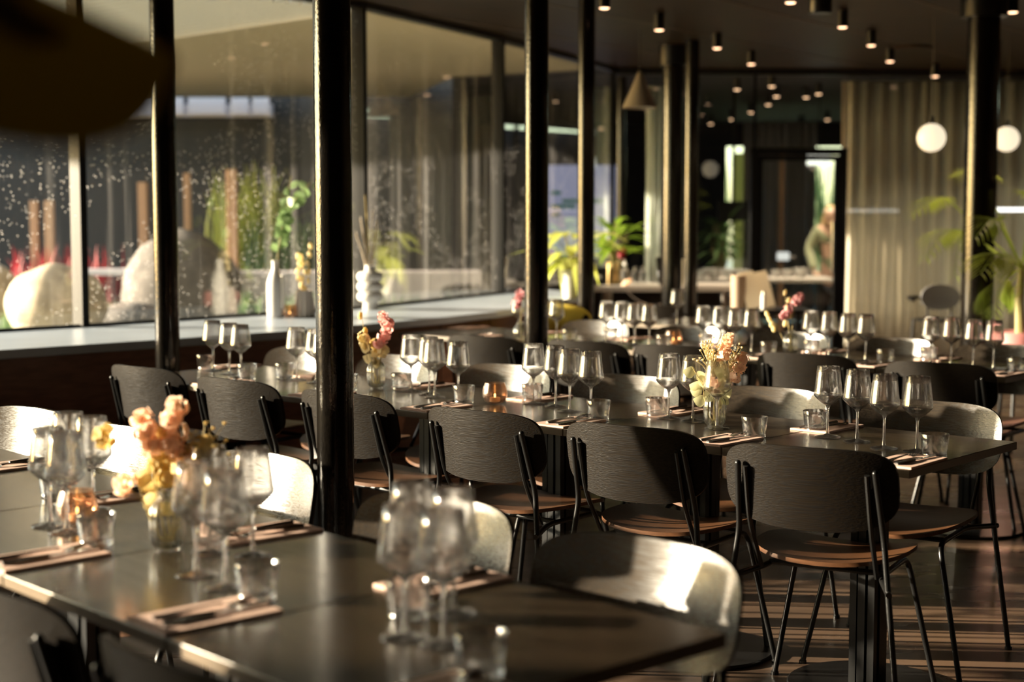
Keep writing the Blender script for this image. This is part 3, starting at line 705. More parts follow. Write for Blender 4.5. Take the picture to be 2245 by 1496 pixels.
bouquet(825,851,'at the left of the middle row',[(.035,0,.285,('hyd','pink',5),'tall dusty pink hydrangea stem in the vase'),(.0,.02,.17,('hyd','straw',2),'low straw-yellow hydrangea in the vase'),
  (-.055,0,.285,('this','straw',4),'straw-coloured thistle stem in the vase'),(-.045,.01,.22,('leafb','creamp',6),'cream dried leaf stem in the vase'),(-.06,.0,.20,('hyd','creamp',1),'single cream blossom in the vase'),(.02,-.02,.145,('hyd','creamp',1),'cream blossom at the neck of the vase')],3)
bouquet(1567,936,'at the right of the middle row',[(.035,0,.285,('hyd','peach',3),'peach hydrangea stem in the vase'),(.10,.0,.215,('hyd','peach',3),'peach hydrangea leaning right in the vase'),(-.02,0,.27,('spray','creamp',70),'airy cream flower spray in the vase'),
  (.06,.02,.25,('spray','creamp',60),'second airy cream spray in the vase'),(-.075,0,.195,('leafb','euc2',7),'pale green leafy branch leaning left in the vase'),(.03,-.02,.20,('leafb','euc2',5),'pale green leafy branch upright in the vase'),(-.01,-.02,.15,('hyd','peach',1),'small peach blossom at the neck of the vase')],5)
bouquet(368,1205,'on the foreground row',[(.03,0,.30,('hyd','peach',5),'tall peach hydrangea stem in the vase'),(-.04,0,.27,('hyd','peach',3),'peach hydrangea leaning left in the vase'),(.06,.0,.22,('hyd','straw',3),'straw-yellow hydrangea leaning right in the vase'),(-.02,.02,.23,('hyd','straw',4),'yellow blossom mass in the middle of the vase'),
  (-.11,.0,.235,('hyd','straw',1),'single yellow blossom far left of the vase'),(.055,-.01,.17,('hyd','peach',2),'low peach blossom at the right of the vase'),(-.035,-.01,.175,('leafb','straw',4),'yellow leafy stem in the vase'),(-.075,-.03,.14,('hyd','peach',1),'drooping peach blossom left of the vase'),(.09,.01,.24,('spray','straw',40),'airy straw spray in the vase')],7)
bouquet(1733,779,'on the back row right of the centre',[(-.02,0,.22,('hyd','rosy',2),'mauve blossom stem in the vase'),(.03,0,.285,('hyd','rosy',2),'taller mauve blossom stem in the vase'),(-.03,.01,.305,('bunny','creamp',5),'cream bunnytail stem in the vase'),(-.12,0,.20,('bunny','creamp',4),'cream bunnytail stem leaning left in the vase')],9)
bouquet(1140,757,'on the back row partly hidden by the centre column',[(-.01,0,.27,('hyd','rosy',3),'pink blossom stem in the vase')],11)

# ------------------------------------------------------------------ things on the sill
def on_sill(name,u,v,lab,cat,build,z=.80):
    c=at(u,v,z); t=empty(name,(c.x,c.y,z+.0005),0,lab,cat); build(t); return t
def b_bottle(t):
    MB().lathe([(0,0),(.044,0),(.050,.008),(.0525,.04),(.0525,.17),(.050,.215),(.040,.250),(.026,.275),(.0205,.295),(.020,.335),(.0225,.345),(.0185,.345),(.0165,.335),(.0165,.295),(.03,.24),(.045,.17),(.045,.02),(0,.015)],32).build('body',M['white'],t,angle=60)
    MB().tube(fillet([(.046,-.03,.26),(.050,-.040,.22),(.050,-.042,.10),(.046,-.035,.06)],.03),.009,10).build('raised_rib',M['white'],t)
tb=on_sill('bottle_vase',605,697,'tall white ceramic bottle vase on the sill between the left columns','vase',b_bottle)
def b_bubble(t):
    pr=[(0,0),(.047,0),(.049,.01),(.046,.045)]
    for zc in (.085,.150,.215):
        for k in range(9):
            a=-PI/2+PI*k/8; pr.append((.052+.034*math.cos(a)**.8 if math.cos(a)>1e-6 else .052,zc+.0325*math.sin(a)))
    pr+=[(.036,.252),(.033,.28),(.036,.29),(.030,.29),(.028,.26),(.03,.2),(0,.02)]
    MB().lathe(pr,32).build('body',M['white'],t,angle=75)
tw=on_sill('bubble_vase',812,679,'white ceramic vase of three stacked bulges on the sill','vase',b_bubble)
def b_ribv(t):
    MB().lathe([(0,0),(.062,0),(.064,.01),(.060,.06),(.052,.12),(.047,.165),(.043,.165),(.047,.12),(.055,.06),(.055,.01),(0,.01)],96,flute=.05,nfl=14).build('body',M['cream'],t,angle=80)
tr=on_sill('fluted_vase',668,696,'short fluted cream vase on the sill partly behind the big column','vase',b_ribv)
c=at(635,697,.80); place('holder',c.x,c.y,.8005,0,'lit tealight holder on the sill beside the white bottle vase','candle holder')
def branch(base,pts,mt_,n,size,lab,name,seed,round_=1.0,group=None):
    rr=random.Random(seed); t=empty(name,base,0,lab,'branch',group)
    P_=fillet([Vector(p) for p in pts],.2,6); MB().tube(P_,.0028,6).build('stem',M['stem'],t)
    mb=MB()
    for i in range(n):
        k=rr.uniform(.35,1)*(len(P_)-1); j=int(k); q=P_[j].lerp(P_[min(j+1,len(P_)-1)],k-j); a=rr.uniform(0,6.28)
        q=q+Vector((rr.gauss(0,.02),rr.gauss(0,.02),rr.gauss(0,.02)))
        mb.leaf(q,(math.cos(a),math.sin(a)*.5,rr.uniform(-.3,.7)),(rr.uniform(-.4,.4),-1,.4),size*rr.uniform(.8,1.2),size*round_,.2,6,.05,1.25)
    mb.build('leaves',mt_,t); return t
b0=tb.location+Vector((0,0,.05))
branch(b0,[(0,0,0),(.01,0,.32),(.05,0,.52),(.12,0,.66),(.22,0,.76)],M['euc'],26,.052,'eucalyptus branch leaning right out of the white bottle vase','eucalyptus_branch',4)
branch(b0,[(0,0.005,0),(.012,.01,.32),(.06,.02,.55),(.10,.02,.80)],M['euc'],14,.05,'shorter upright eucalyptus branch in the white bottle vase','eucalyptus_branch',5)
b1=tr.location+Vector((0,0,.03))
for k,(dx,h) in enumerate([(-.01,.33),(.03,.40),(-.05,.34)]):
    flower_stem((b1.x+.01*k,b1.y,b1.z),(b1.x+dx,b1.y,b1.z+h),('bunny','creamp',6),['left','tall','middle'][k]+' stem of cream seed pods in the fluted vase on the sill',60+k,1.3,'seed pod stems')
t=empty('pampas_grass',tw.location+Vector((0,0,.06)),0,'beige pampas grass plumes in the white bubble vase','grass')
for k,(dx,h) in enumerate([(-.06,.52),(-.03,.66),(.02,.56),(.05,.50),(-.09,.42)]):
    rr=random.Random(k); mb=MB(); mb.tube([(0,0,0),(dx*.3,0,.24),(dx,.0,h)],.002,5)
    for i in range(170):
        f=rr.uniform(.42,1); q=Vector((dx*(f**1.6),0,h*f)); a=rr.uniform(0,6.28); s_=(1-f)*.9+.15
        mb.leaf(q,(math.cos(a)*.45,math.sin(a)*.45,1),(math.cos(a),math.sin(a),0),.055*s_+.025,.0034,.5,3)
    mb.build('plume',M['stemw'] if k%2 else mat('pampas_plume%d'%k,(.62,.55,.45),.9,trans=.4),t)
# big-leaved plants
def leafy_plant(name,loc,potmat,potprof,n,L0,Wd,mt_,lab,seed,droop,zbase,rise=1.0):
    rr=random.Random(seed); t=empty(name,loc,0,lab,'plant','potted plants by the sill')
    MB().lathe(potprof,32).build('pot',potmat,t,angle=50); ms=MB(); ml=MB()
    for i in range(n):
        a=rr.uniform(0,6.28); r_=rr.uniform(.02,.14); h=zbase+rr.uniform(.05,.28)*rise; q=Vector((math.cos(a)*r_,math.sin(a)*r_,h))
        ms.tube([(0,0,zbase*.8),(q.x*.5,q.y*.5,h*.8),q],.003,5,False)
        ml.leaf(q,(math.cos(a),math.sin(a),rr.uniform(-.2,1.1)),(-math.cos(a)*.4,-math.sin(a)*.4,1),L0*rr.uniform(.7,1.2),Wd*rr.uniform(.8,1.2),droop*rr.uniform(.5,1.4),7,.2)
    ms.build('stems',M['stem'],t); ml.build('foliage',mt_,t); return t
c=at(1252,655,.80)
leafy_plant('potted_plant',(c.x,c.y,.8005),M['white'],[(0,0),(.055,0),(.07,.1),(.085,.21),(.078,.21),(.06,.1),(.05,.02),(0,.02)],24,.28,.085,M['leafy2'],'yellow-green drooping plant in a white pot at the far end of the sill',21,.9,.2)
DY=14.15; DZ=.78
# desk
dx0=atd(1288,620,DY).x; dx1=atd(1612,620,DY).x
t=empty('desk',((dx0+dx1)/2,DY,0),.02,'pale desk across the back in front of the glass partition','desk')
hw=(dx1-dx0)/2
MB().box(-hw,hw,-.33,.33,DZ-.05,DZ).build('desk_top',M['desk'],t,smooth=False,bevel=.003)
for x in (-hw+.18,hw-.05):
    for y in (-.28,.28): MB().box(x-.02,x+.02,y-.02,y+.02,0,DZ-.05).build('leg',M['desk'],t,smooth=False)
MB().box(-hw+.2,hw-.1,.26,.28,.2,DZ-.05).build('back_panel',M['tv'],t,smooth=False)
def dpt(u,y=DY): return atd(u,600,y).x
x=dpt(1345)
leafy_plant('potted_plant',(x,DY,DZ+.0005),M['bronzepot'],[(0,0),(.06,0),(.065,.02),(.062,.2),(.055,.2),(.05,.02),(0,.02)],46,.27,.07,M['leafy'],'bright green plant in a brass pot on the desk',22,.45,.2,1.3)
flower_stem((x+.01,DY-.03,DZ+.06),(x+.08,DY-.16,DZ+.30),('hyd','red',2),'dark red blossom in the brass pot on the desk',71,1.5)
o=MB().box(-.07,.07,-.06,.06,0,.16).build('black_box',M['tv'],smooth=False,bevel=.004); o.location=(dpt(1312),DY-.1,DZ+.0005); tag(o,'small black box with a white label on the desk','box')
MB().box(-.045,.02,-.0615,-.060,.06,.09).build('white_label',M['white'],o,smooth=False)
t=empty('pump_bottle',(dpt(1368),DY-.12,DZ+.0005),0,'clear pump bottle on the desk beside the brass pot','bottle')
MB().lathe([(0,0),(.035,0),(.037,.01),(.037,.12),(.025,.15),(.012,.16),(.012,.175),(0,.175)],20).build('body',M['gbowl'],t); MB().lathe([(0,.175),(.016,.175),(.016,.2),(.006,.2),(.006,.225),(0,.225)],12).tube([(0,0,.225),(-.03,0,.225)],.006).build('pump',M['white'],t)
o=MB().ball((0,0,.02),.05,.03,.02,12,8,M=Matrix.Rotation(-.5,3,'Y')).build('computer_mouse',M['peach']); o.location=(dpt(1370),DY-.25,DZ+.012); tag(o,'small pink and white object at the front edge of the desk','gadget')
for u,lab in ((1392,'grey-capped clear jar on the desk'),(1410,'second clear jar on the desk, right of the first')):
    t=empty('glass_jar',(dpt(u),DY,DZ+.0005),0,lab,'jar'); MB().lathe([(0,0),(.03,0),(.032,.1),(.02,.13),(0,.13)],16).build('body',M['gbowl'],t); MB().lathe([(0,.13),(.022,.13),(.022,.16),(0,.16)],16).build('lid',M['steel'],t,angle=40)
t=empty('tablet_stand',(dpt(1465),DY-.1,DZ+.0005),.3,'tablet leaning on its stand on the desk','tablet')
MB().box(-.10,.10,-.006,.006,0,.26,Matrix.Rotation(-.3,4,'X')).build('screen',M['tv'],t,smooth=False,bevel=.002); MB().box(-.02,.02,.0,.012,0,.2,Matrix.Translation((0,.13,0))@Matrix.Rotation(.35,4,'X')).build('stand',M['steel'],t,smooth=False)
o=MB().box(-.055,.055,-.003,.003,0,.24,Matrix.Rotation(-.2,4,'X')).build('menu_card',M['paper'],smooth=False); o.location=(dpt(1489),DY-.28,DZ+.0005); tag(o,'bright cream menu card standing at the right of the tablet','card')
mb=MB().tube(fillet([(dpt(1360),DY-.25,DZ+.006),(dpt(1362),DY-.345,DZ-.01),(dpt(1385),DY-.36,DZ-.12),(dpt(1425),DY-.36,DZ-.19),(dpt(1465),DY-.36,DZ-.12),(dpt(1490),DY-.345,DZ-.0),(dpt(1492),DY-.30,DZ+.006)],.1,6),.005,6); o=mb.build('power_cable',M['cream']); tag(o,'pale cable drooping in a loop from the front edge of the desk','cable')
# side table with menu boards
YM=12.3; c=atd(1668,676,YM); ZM=c.z
t=empty('side_table',(c.x,YM,0),0,'small dark side table under the cream menu boards','table')
MB().box(-.36,.36,-.22,.22,ZM-.03,ZM).build('table_top',M['tv'],t,smooth=False)
for sx in (-.33,.33):
    for sy in (-.19,.19): MB().box(sx-.015,sx+.015,sy-.015,sy+.015,0,ZM-.03).build('leg',M['black'],t,smooth=False)
for u,lab,k in ((1652,'left cream menu board leaning on the side table',0),(1685,'right cream menu board leaning on the side table',1)):
    o=MB().box(-.058,.058,-.006,.006,0,.30,Matrix.Rotation(-.28,4,'X')@Matrix.Rotation(-.22,4,'Y')).build('menu_board',M['paper'],smooth=False); o.location=(atd(u,676,YM).x,YM-.05+.06*k,ZM+.004); tag(o,lab,'board','menu boards')
o=MB().lathe([(0,0),(.055,0),(.06,.26),(.05,.26),(0,.02)],20).build('paper_roll',M['tan'],angle=50); o.location=(atd(1618,676,YM).x,YM,ZM+.0005); tag(o,'tan paper roll standing left of the menu boards','roll')
t=empty('sauce_bottle',(atd(1666,676,YM).x,YM-.17,ZM+.0005),0,'slim white bottle with a grey cap in front of the menu boards','bottle')
MB().lathe([(0,0),(.02,0),(.02,.11),(0,.115)],16).build('body',M['white'],t,angle=50); MB().lathe([(0,.112),(.014,.112),(.012,.14),(0,.14)],12).build('cap',M['steel'],t)

# ------------------------------------------------------------------ far room
t=empty('projection_screen',(atd(1276,430,18.2).x,18.2,0),0,'pale lavender projection screen with green bars behind the glass','screen')
lav=emis('screen_light',(.56,.56,.82),.62); grn=emis('screen_green',(.02,.22,.12),.5)
zt=atd(1276,362,18.2).z; zb=atd(1276,560,18.2).z; xw=.40
MB().box(-xw,xw,0,.03,zb,zt).build('screen_panel',lav,t,smooth=False)
MB().box(-.3,-.29,.01,.02,zt,CZ).box(.29,.3,.01,.02,zt,CZ).build('hanger',M['black'],t,smooth=False)
for u0,u1,v in [(1208,1230,423),(1232,1322,441),(1208,1262,453),(1208,1228,471)]:
    a=atd(u0,v,18.2); b_=atd(u1,v,18.2); ox=t.location.x
    MB().box(a.x-ox,b_.x-ox,-.006,0,a.z-.022,a.z+.022).build('bar_graphic',grn,t,smooth=False)
t=empty('serving_table',(2.55,16.4,0),0,'long white serving table in the far room behind the glass','table')
x0=atd(1530,600,16).x-2.55; x1=atd(1822,600,16.4).x-2.55
MB().box(x0,x1,-.45,.35,.715,.75).build('table_top',M['desk'],t,smooth=False)
for x in (x0+.05,x1-.05):
    for y in (-.4,.3): MB().box(x-.02,x+.02,y-.02,y+.02,0,.715).build('leg',M['tv'],t,smooth=False)
cup=None
def cupat(u,y,s_,lab,first=[None]):
    x=atd(u,600,y).x
    if first[0] is None:
        o=MB().lathe([(0,0),(.03,0),(.045,.02),(.052,.07),(.048,.07),(.04,.02),(0,.012)],20).tube([(.05,0,.055),(.075,0,.05),(.075,0,.025),(.045,0,.02)],.005,6).build('coffee_cup',M['white'],angle=60); first[0]=o
    else: o=first[0].copy(); COL.objects.link(o)
    o.location=(x,y,.7505); o.scale=(s_,s_,s_); tag(o,lab,'cup','white cups on the serving table')
for i,(u,y,s_) in enumerate([(1540,16.05,1.2),(1566,16.1,1.5),(1602,16.1,1.3),(1552,16.6,1.2),(1590,16.6,1.2),(1616,16.5,1.2),(1636,16.5,1.1),(1630,16.05,1.2),(1702,16.4,1.1),(1728,16.4,1.2),(1756,16.4,1.4)]):
    cupat(u,y,s_,'white cup on the far room serving table, %s from the left'%['first','third','sixth','second','fourth','seventh','ninth','eighth','tenth','eleventh','twelfth'][i])
o=MB().box(-.34,.34,-.03,.03,-.11,.11).build('television',M['tv'],smooth=False,bevel=.004); a=atd(1607,463,17.6); o.location=(a.x,17.6,a.z); o.scale=(.5,1,1); tag(o,'black monitor hanging in the far room','television')
MB().box(-.03,.03,-.02,.02,.1,CZ-a.z).build('ceiling_arm',M['tv'],o,smooth=False)
o=MB().box(-.055,.055,-.02,.02,.0,2.0).build('glowing_pillar',mat('yellow_green_pillar_glow',(.35,.38,.10),.6,emit=(.35,.40,.10),es=.25),smooth=False); a=atd(1620,336,18.6); o.location=(a.x,18.6,a.z-2.0+.0); tag(o,'narrow yellow-green pillar in the far room, painted to glow','panel')  # pillar looks lit through its own emission; no lamp stands behind it
a=atd(1795,351,17.5); o=MB().box(-.13,.13,-.02,.02,-.055,.055).build('lit_sign',emis('lit_white_sign',(1,.98,.85),2.2),smooth=False,bevel=.004); o.location=(a.x,17.5,a.z); tag(o,'small bright white lit sign behind the glass door','sign')
MB().box(-.005,.005,-.005,.005,.05,CZ-a.z).build('hanger',M['black'],o,smooth=False)
a=atd(1717,562,17.0); t=empty('hanging_sign_small',(a.x,17.0,a.z),0,'small white sign above the serving table, given a glow','lamp')
MB().box(-.065,.065,-.04,.04,-.045,.045).build('shade',emis('small_sign_glow',(1,.95,.88),1.1),t,smooth=False,bevel=.015); MB().tube([(.06,0,0),(.14,0,-.005)],.01).build('arm',M['steel'],t)  # stands for a small white sign; the glow is put into its material
MB().tube([(0,0,.045),(0,0,CZ-a.z)],.002,5).build('cord',M['black'],t)
leafy_plant('potted_plant',(atd(1580,600,17.6).x,17.6,.0),M['tv'],[(0,0),(.18,0),(.2,.5),(.18,.5),(0,.45)],60,.3,.06,M['green'],'dark green plant in the far room behind the cups',31,.4,.75,2.2)
# person bending over the table behind the door
def skin_chain(nodes,edges,name,mt_,parent,sub=2,root=0):
    me=bpy.data.meshes.new(name); me.from_pydata([n_[0] for n_ in nodes],edges,[]); o=bpy.data.objects.new(name,me); COL.objects.link(o)
    o.modifiers.new('skin','SKIN'); 
    for i,n_ in enumerate(nodes):
        sv=me.skin_vertices[0].data[i]; r_=n_[1]; sv.radius=r_ if isinstance(r_,tuple) else (r_,r_); sv.use_root=(i==root)
    m_=o.modifiers.new('sub','SUBSURF'); m_.levels=sub; m_.render_levels=sub
    me.materials.append(mt_); 
    if parent: o.parent=parent; KIDS.setdefault(parent.name,[]).append(o)
    return o
YP=16.95
def pp(u,v,dy=0): a=atd(u,v,YP+dy); return a
pel=pp(1822,598); X0=pel.x
t=empty('person',(X0,YP,0),0,'person in a sage green jumper bending over the table behind the glass door','person')
def lp(u,v,dy=0): a=pp(u,v,dy); return (a.x-X0,dy,a.z)
hipz=lp(1822,606)[2]
nodes=[(lp(1824,602),(.13,.11)),(lp(1822,560),(.115,.10)),(lp(1815,522,-.05),(.14,.10)),(lp(1812,503,-.08),(.09,.07)),(lp(1817,488,-.12),.045),
 (lp(1793,506,-.08),.055),(lp(1772,545,-.05),.042),(lp(1787,592,-.2),.034),
 (lp(1838,508,-.05),.055),(lp(1850,552,-.1),.042),(lp(1846,595,-.22),.034),
 ((-.07+.01,.02,hipz-.10),.085),((-.09,-.02,.45),.062),((-.09,.03,.09),.045),((-.10,-.10,.04),.04),
 ((.10,.02,hipz-.10),.085),((.11,-.02,.45),.062),((.12,.03,.09),.045),((.12,-.10,.04),.04)]
body=skin_chain(nodes,[(0,1),(1,2),(2,3),(3,4),(3,5),(5,6),(6,7),(3,8),(8,9),(9,10),(0,11),(11,12),(12,13),(13,14),(0,15),(15,16),(16,17),(17,18)],'body',M['skin'],t)
sw=[(n_[0],tuple(x+.012 for x in (n_[1] if isinstance(n_[1],tuple) else (n_[1],n_[1])))) for n_ in nodes]
skin_chain([sw[0],sw[1],sw[2],sw[3],sw[5],sw[6],sw[7],sw[8],sw[9],sw[10]],[(0,1),(1,2),(2,3),(3,4),(4,5),(5,6),(3,7),(7,8),(8,9)],'jumper',M['sweater'],t)
skin_chain([((nodes[0][0][0],nodes[0][0][1],nodes[0][0][2]-.03),(.145,.125)),sw[11],sw[12],sw[13],sw[15],sw[16],sw[17]],[(0,1),(1,2),(2,3),(0,4),(4,5),(5,6)],'trousers',M['trouser'],t)
h=Vector(lp(1823,474,-.16)); 
mb=MB().ball(h,.072,.085,.105,20,14); mb.ball(h+Vector((0,-.088,-.01)),.012,.018,.02,8,6); mb.ball(h+Vector((.072,0,-.01)),.012,.02,.03,8,6); mb.ball(h+Vector((-.072,0,-.01)),.012,.02,.03,8,6)
hd=mb.build('head',M['skin'],t)
for s_ in (-1,1): MB().ball(h+Vector((s_*.028,-.078,.01)),.010,nu=8,nv=6).build('eye',M['tv'],hd)
MB().ball(h+Vector((0,-.082,-.05)),.022,.008,.006,8,6).build('mouth',M['rosy'],hd)
mb=MB().ball(h+Vector((0,.02,.02)),.084,.09,.105,18,12,jit=.06); mb.ball(h+Vector((-.05,.06,-.07)),.05,.05,.10,12,8,jit=.1); mb.build('hair',M['hair'],t)
for s_,wr in ((-1,lp(1787,592,-.2)),(1,lp(1846,595,-.22))):
    w=Vector(wr); mb=MB().ball(w+Vector((0,-.03,-.035)),.034,.045,.022,12,8)
    for k in range(4): 
        b_=w+Vector((-.024+.016*k,-.06,-.040)); mb.tube([b_,b_+Vector((0,-.03,.004)),b_+Vector((0,-.055-.006*(k in(1,2)),-.012))],[.0085,.008,.0065],8)
    b_=w+Vector((s_*-.03,-.02,-.035)); mb.tube([b_,b_+Vector((s_*-.02,-.03,0)),b_+Vector((s_*-.022,-.05,-.01))],[.010,.009,.007],8)
    mb.build('hand',M['skin'],t)
# ------------------------------------------------------------------ palm, counter chair, shelf light at the right
def frond(t,base,pts,n,Lf,mt_):
    P_=fillet([Vector(p) for p in pts],.3,8); mb=MB(); mb.tube(P_,[.006*(1-.7*i/len(P_)) for i in range(len(P_))],6)
    for i in range(n):
        f=.22+.78*i/(n-1); k=f*(len(P_)-1); j=min(int(k),len(P_)-2); q=P_[j].lerp(P_[j+1],k-j); T=(P_[j+1]-P_[j]).normalized()
        sd_=T.cross(Vector((0,0,1))).normalized()
        l=Lf*(math.sin(PI*min(1,.15+f*.8))**.6)
        for s_ in (-1,1): mb.leaf(q,sd_*s_+T*.9+Vector((0,0,.12)),Vector((0,0,1)),l,.013,.35,4,.1)
    return mb.build('frond',mt_,t)
PX,PY=atd(2240,600,9.3).x,9.3
t=empty('palm',(PX,PY,.50),0,'potted palm on a low stand at the right edge beside the broad column','plant')
MB().lathe([(0,0),(.13,0),(.16,.05),(.17,.2),(.15,.22),(0,.2)],28).build('pot',mat('dusty_pink_pot',(.42,.16,.15),.6),t,angle=50)
MB().tube([(0,0,.18),(-.01,0,.4),(.0,0,.62)],[.03,.025,.02],8).build('trunk',M['stem'],t)
def fp(u,v,y): a=atd(u,v,y); return (a.x-PX,y-PY,a.z-.50)
for tip,mid in [((2003,470,10.6),(2065,425,10.4)),((2030,565,10.4),(2078,492,10.1)),((2092,600,10.0),(2106,500,9.9)),((2140,520,9.0),(2180,468,9.1)),((2150,600,8.8),(2185,548,9.0)),((2290,560,9.2),(2262,490,9.3)),((2240,640,8.9),(2232,560,9.1)),((2180,690,9.6),(2192,620,9.5)),((2300,440,9.6),(2262,420,9.5)),((2110,370,10.4),(2150,380,10.0))]:
    frond(t,None,[(0,0,.6),fp(*mid),fp(*tip)],22,.24,M['palm'])
t=empty('plant_stand',(PX,PY,0),0,'low dark stand under the palm','stand')
MB().lathe([(0,.47),(.19,.47),(.19,.4995),(0,.4995)],28).build('top',M['tv'],t,angle=40)
for k in range(3):
    a=k*2.09; MB().tube([(.12*math.cos(a),.12*math.sin(a),.47),(.17*math.cos(a),.17*math.sin(a),0)],.012).build('leg',M['black'],t)
YC=11.6; cx=atd(2060,650,YC).x
t=empty('counter_chair',(cx,YC,0),0,'tall counter armchair with an oval grey backrest in front of the curtain','chair')
zb=atd(2060,652,YC).z; zs=atd(2060,698,YC).z
MB().shell(sup(.145,.095,2.3,2.3),lambda x,b,s_:(x,.0+1.0*x*x*-1-.0+(.006 if s_ else -.006),zb+b),.01,na=40).build('backrest',mat('grey_shell',(.30,.30,.31),.35),t)
MB().shell(sup(.21,.2,2.6,2.6),lambda x,y,s_:(x,y-.18,zs+(.008 if s_ else -.008)),.016,na=40).build('seat',M['black'],t)
for s_ in (-1,1):
    MB().tube(fillet([(s_*.14,.0,zb),(s_*.25,-.02,zb),(s_*.25,-.22,zb-.01)],.04),.012).build('armrest',M['black'],t)
    for y in (-.35,.0): MB().tube([(s_*.19,y,zs),(s_*.23,y+(.04 if y==0 else -.04),0)],.01).build('leg',M['black'],t)
    MB().tube([(s_*.09,.0,zs),(s_*.09,.0,zb)],.008).build('back_post',M['black'],t)
MB().tube([(-.21,-.37,.25),(.21,-.37,.25)],.008).build('footrest',M['black'],t)
a=atd(2214,460,12.5); t=empty('linear_lamp',(a.x+.25,12.5,a.z),0,'bright white linear lamp right of the broad column','lamp')
MB().box(-.38,.5,-.02,.02,-.016,.016).build('tube',emis('linear_glow',(1,.98,.92),2.5),t,smooth=False); MB().box(-.36,-.355,-.003,.003,.016,CZ-a.z).box(.3,.305,-.003,.003,.016,CZ-a.z).build('hanger',M['black'],t,smooth=False)
# ------------------------------------------------------------------ lamps
def globe(u,v,y,r_,lab):
    a=atd(u,v,y); t=empty('globe_pendant',(a.x,y,a.z),0,lab,'lamp','opal globe pendants')
    MB().ball((0,0,0),r_,nu=28,nv=20).build('globe',M['globe'],t,angle=180); MB().lathe([(0,r_-.005),(.02,r_-.005),(.016,r_+.05),(0,r_+.05)],16).build('socket',M['black'],t); MB().tube([(0,0,r_+.04),(0,0,CZ-a.z)],.0025,6).build('cord',M['black'],t)
globe(2042,302,11.0,.10,'lit opal globe pendant in front of the curtain, left of the broad column')
globe(2207,305,12.2,.098,'opal globe pendant right of the broad column')
a=atd(1403,158,11.8); t=empty('cone_pendant',(a.x,11.8,a.z),0,'bronze cone pendant lamp hanging near the stout column','lamp','cone pendants')
MB().lathe([(.012,.0),(.018,-.01),(.134,-.268),(.131,-.269),(.015,-.012)],36).build('shade',M['brass'],t,angle=60); MB().tube([(0,0,-.01),(0,0,CZ-a.z)],.004,6).build('cord',M['black'],t)
MB().lathe([(0,-.255),(.118,-.255),(.118,-.258),(0,-.258)],28).build('diffuser',mat('lamp_diffuser',(.5,.45,.38),.5),t)
first=None
spots=[(1325,18,2.69),(1445,66,2.69),(1572,106,2.69),(1647,141,2.69),(1733,6,2.69),(1847,60,2.69),(1910,100,2.69),(1951,135,2.69),(2220,27,2.69)]
far=[(1692,190),(1702,212),(1684,230),(1646,247),(1604,262),(1558,272),(1767,214),(1814,263),(1757,272),(1211,184),(1318,282),(1570,333)]
def downlight(loc,lab,grp):
    global first
    if first is None:
        t=empty('ceiling_spotlight'); MB().lathe([(.034,.012),(.036,0),(.036,.115),(0,.115)],20).build('housing',M['black'],t,angle=40); MB().lathe([(0,-.007),(.020,-.006),(.029,-.003),(.032,.012),(0,.012)],20).build('lens',M['bright'],t); first=t
    else: t=copy_tree(first)
    t.location=loc
    for k in ('label','category','group'):
        if k in t: del t[k]
    tag(t,lab,'spotlight',grp)
names=['above the second far column','just right of the cone pendant cord','above the slim far column','over the middle of the far ceiling','at the top edge of the photo','large-looking one right of centre at the top','unlit-looking one left of the globe pendant','nearest the left end of the curtain','in the top right corner']
for (u,v,z),nm in zip(spots,names):
    a=at(u,v,2.685); downlight((a.x,a.y,2.685),'small black ceiling spotlight '+nm,'ceiling spotlights')
    s_=bpy.data.lights.new('spot','SPOT'); s_.energy=110; s_.color=(1,.72,.45); s_.spot_size=1.5; s_.spot_blend=.7; s_.shadow_soft_size=.03
    so_=bpy.data.objects.new('spot_light',s_); COL.objects.link(so_); so_.location=(a.x,a.y,2.66)
fn=['above the glass door, topmost of three','above the glass door, second of three','above the glass door, third of three','left of the three over the door','between the slim column and the thin mullion','just right of the slim far column','right of the three over the door','farthest right near the curtain edge','above the door at its right half','between the centre and next column','low beside the cone pendant','lowest right of the slim column']
for i,(u,v) in enumerate(far):
    a=at(u,v,2.685); 
    if a.y<25.5 and a.y>15.6 and a.x>-.4: downlight((a.x,a.y,2.685),'tiny glowing far room ceiling spotlight '+fn[i],'far room ceiling spotlights')
o=MB().lathe([(0,0),(.07,0),(.075,.02),(.075,.115),(0,.115)],24).build('ceiling_speaker',M['tv'],angle=40); a=at(1798,30,2.685); o.location=(a.x,a.y,2.685); tag(o,'larger black cylinder speaker on the ceiling left of a spotlight','speaker')
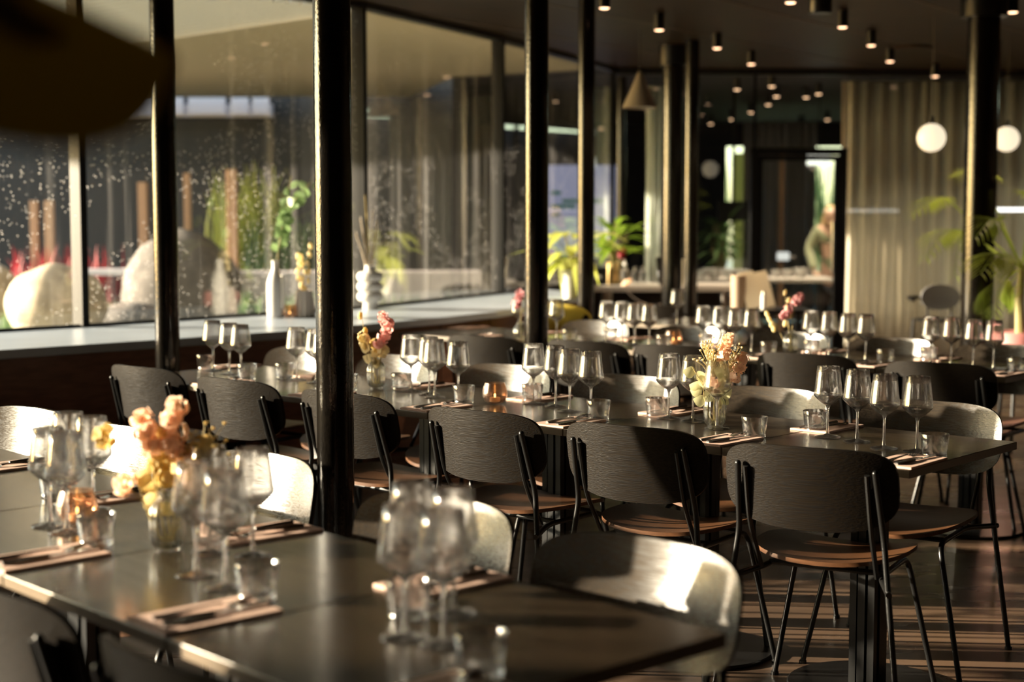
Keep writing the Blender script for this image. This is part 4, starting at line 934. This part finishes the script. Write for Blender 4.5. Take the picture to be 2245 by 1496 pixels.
o=MB().lathe([(0,0),(.16,0),(.17,.012),(.17,.02),(0,.02)],32).build('ceiling_vent',M['ceil'],angle=40); a=at(2000,108,2.78); o.location=(a.x,a.y,2.78); tag(o,'flat round brown ceiling disc above the curtain','vent')
for x,y,e in ((2.3,16.0,420),(3.25,16.6,260),(1.6,13.9,60),(3.9,14.45,90),(4.9,14.5,90)):  # unseen spotlights added to brighten the far room, desk and curtain
    s_=bpy.data.lights.new('spot','SPOT'); s_.energy=e; s_.color=(1,.80,.58); s_.spot_size=1.7; s_.spot_blend=.8; s_.shadow_soft_size=.04
    t=copy_tree(first); t.location=(x,y,2.685)
    for k in ('label','category','group'):
        if k in t: del t[k]
    tag(t,{2.3:'added fill spotlight over the serving table',3.25:'added fill spotlight over the bending person',1.6:'added fill spotlight over the pale desk',3.9:'added fill spotlight before the left part of the curtain',4.9:'added fill spotlight before the right part of the curtain'}[x],'spotlight','ceiling spotlights')
    so_=bpy.data.objects.new('spot_light',s_); COL.objects.link(so_); so_.location=(x,y,2.66)
# near plant whose big blurred leaf crosses the top left corner
t=empty('rubber_plant',(-.62,.62,0),0,'dark plant close to the camera whose blurred leaf crosses the top left corner','plant')
MB().lathe([(0,0),(.14,0),(.17,.3),(.15,.3),(0,.27)],28).build('pot',M['tv'],t,angle=50)
MB().tube([(0,0,.25),(.02,0,.9),(.05,.1,1.5),(.12,.2,1.62)],.010).build('trunk',M['stem'],t)
def nl(u,v,y): a=atd(u,v,y); return Vector((a.x+.62,y-.62,a.z))
mb=MB(); b_=nl(-420,150,.85); e=nl(390,105,1.12)
mb.leaf(b_,e-b_,(0,-.9,.35),(e-b_).length,.155,.02,10,.12,1.2)
b2=nl(-300,-150,.85); e2=nl(150,60,1.05); mb.leaf(b2,e2-b2,(0,-.9,.3),(e2-b2).length,.10,.05,8,.1)
lf=mb.build('leaf',M['deep'],t); 
MB().tube([(.12,.2,1.62),b_],.004).tube([(.12,.2,1.62),b2],.004).build('leaf_stalk',M['stem'],t)
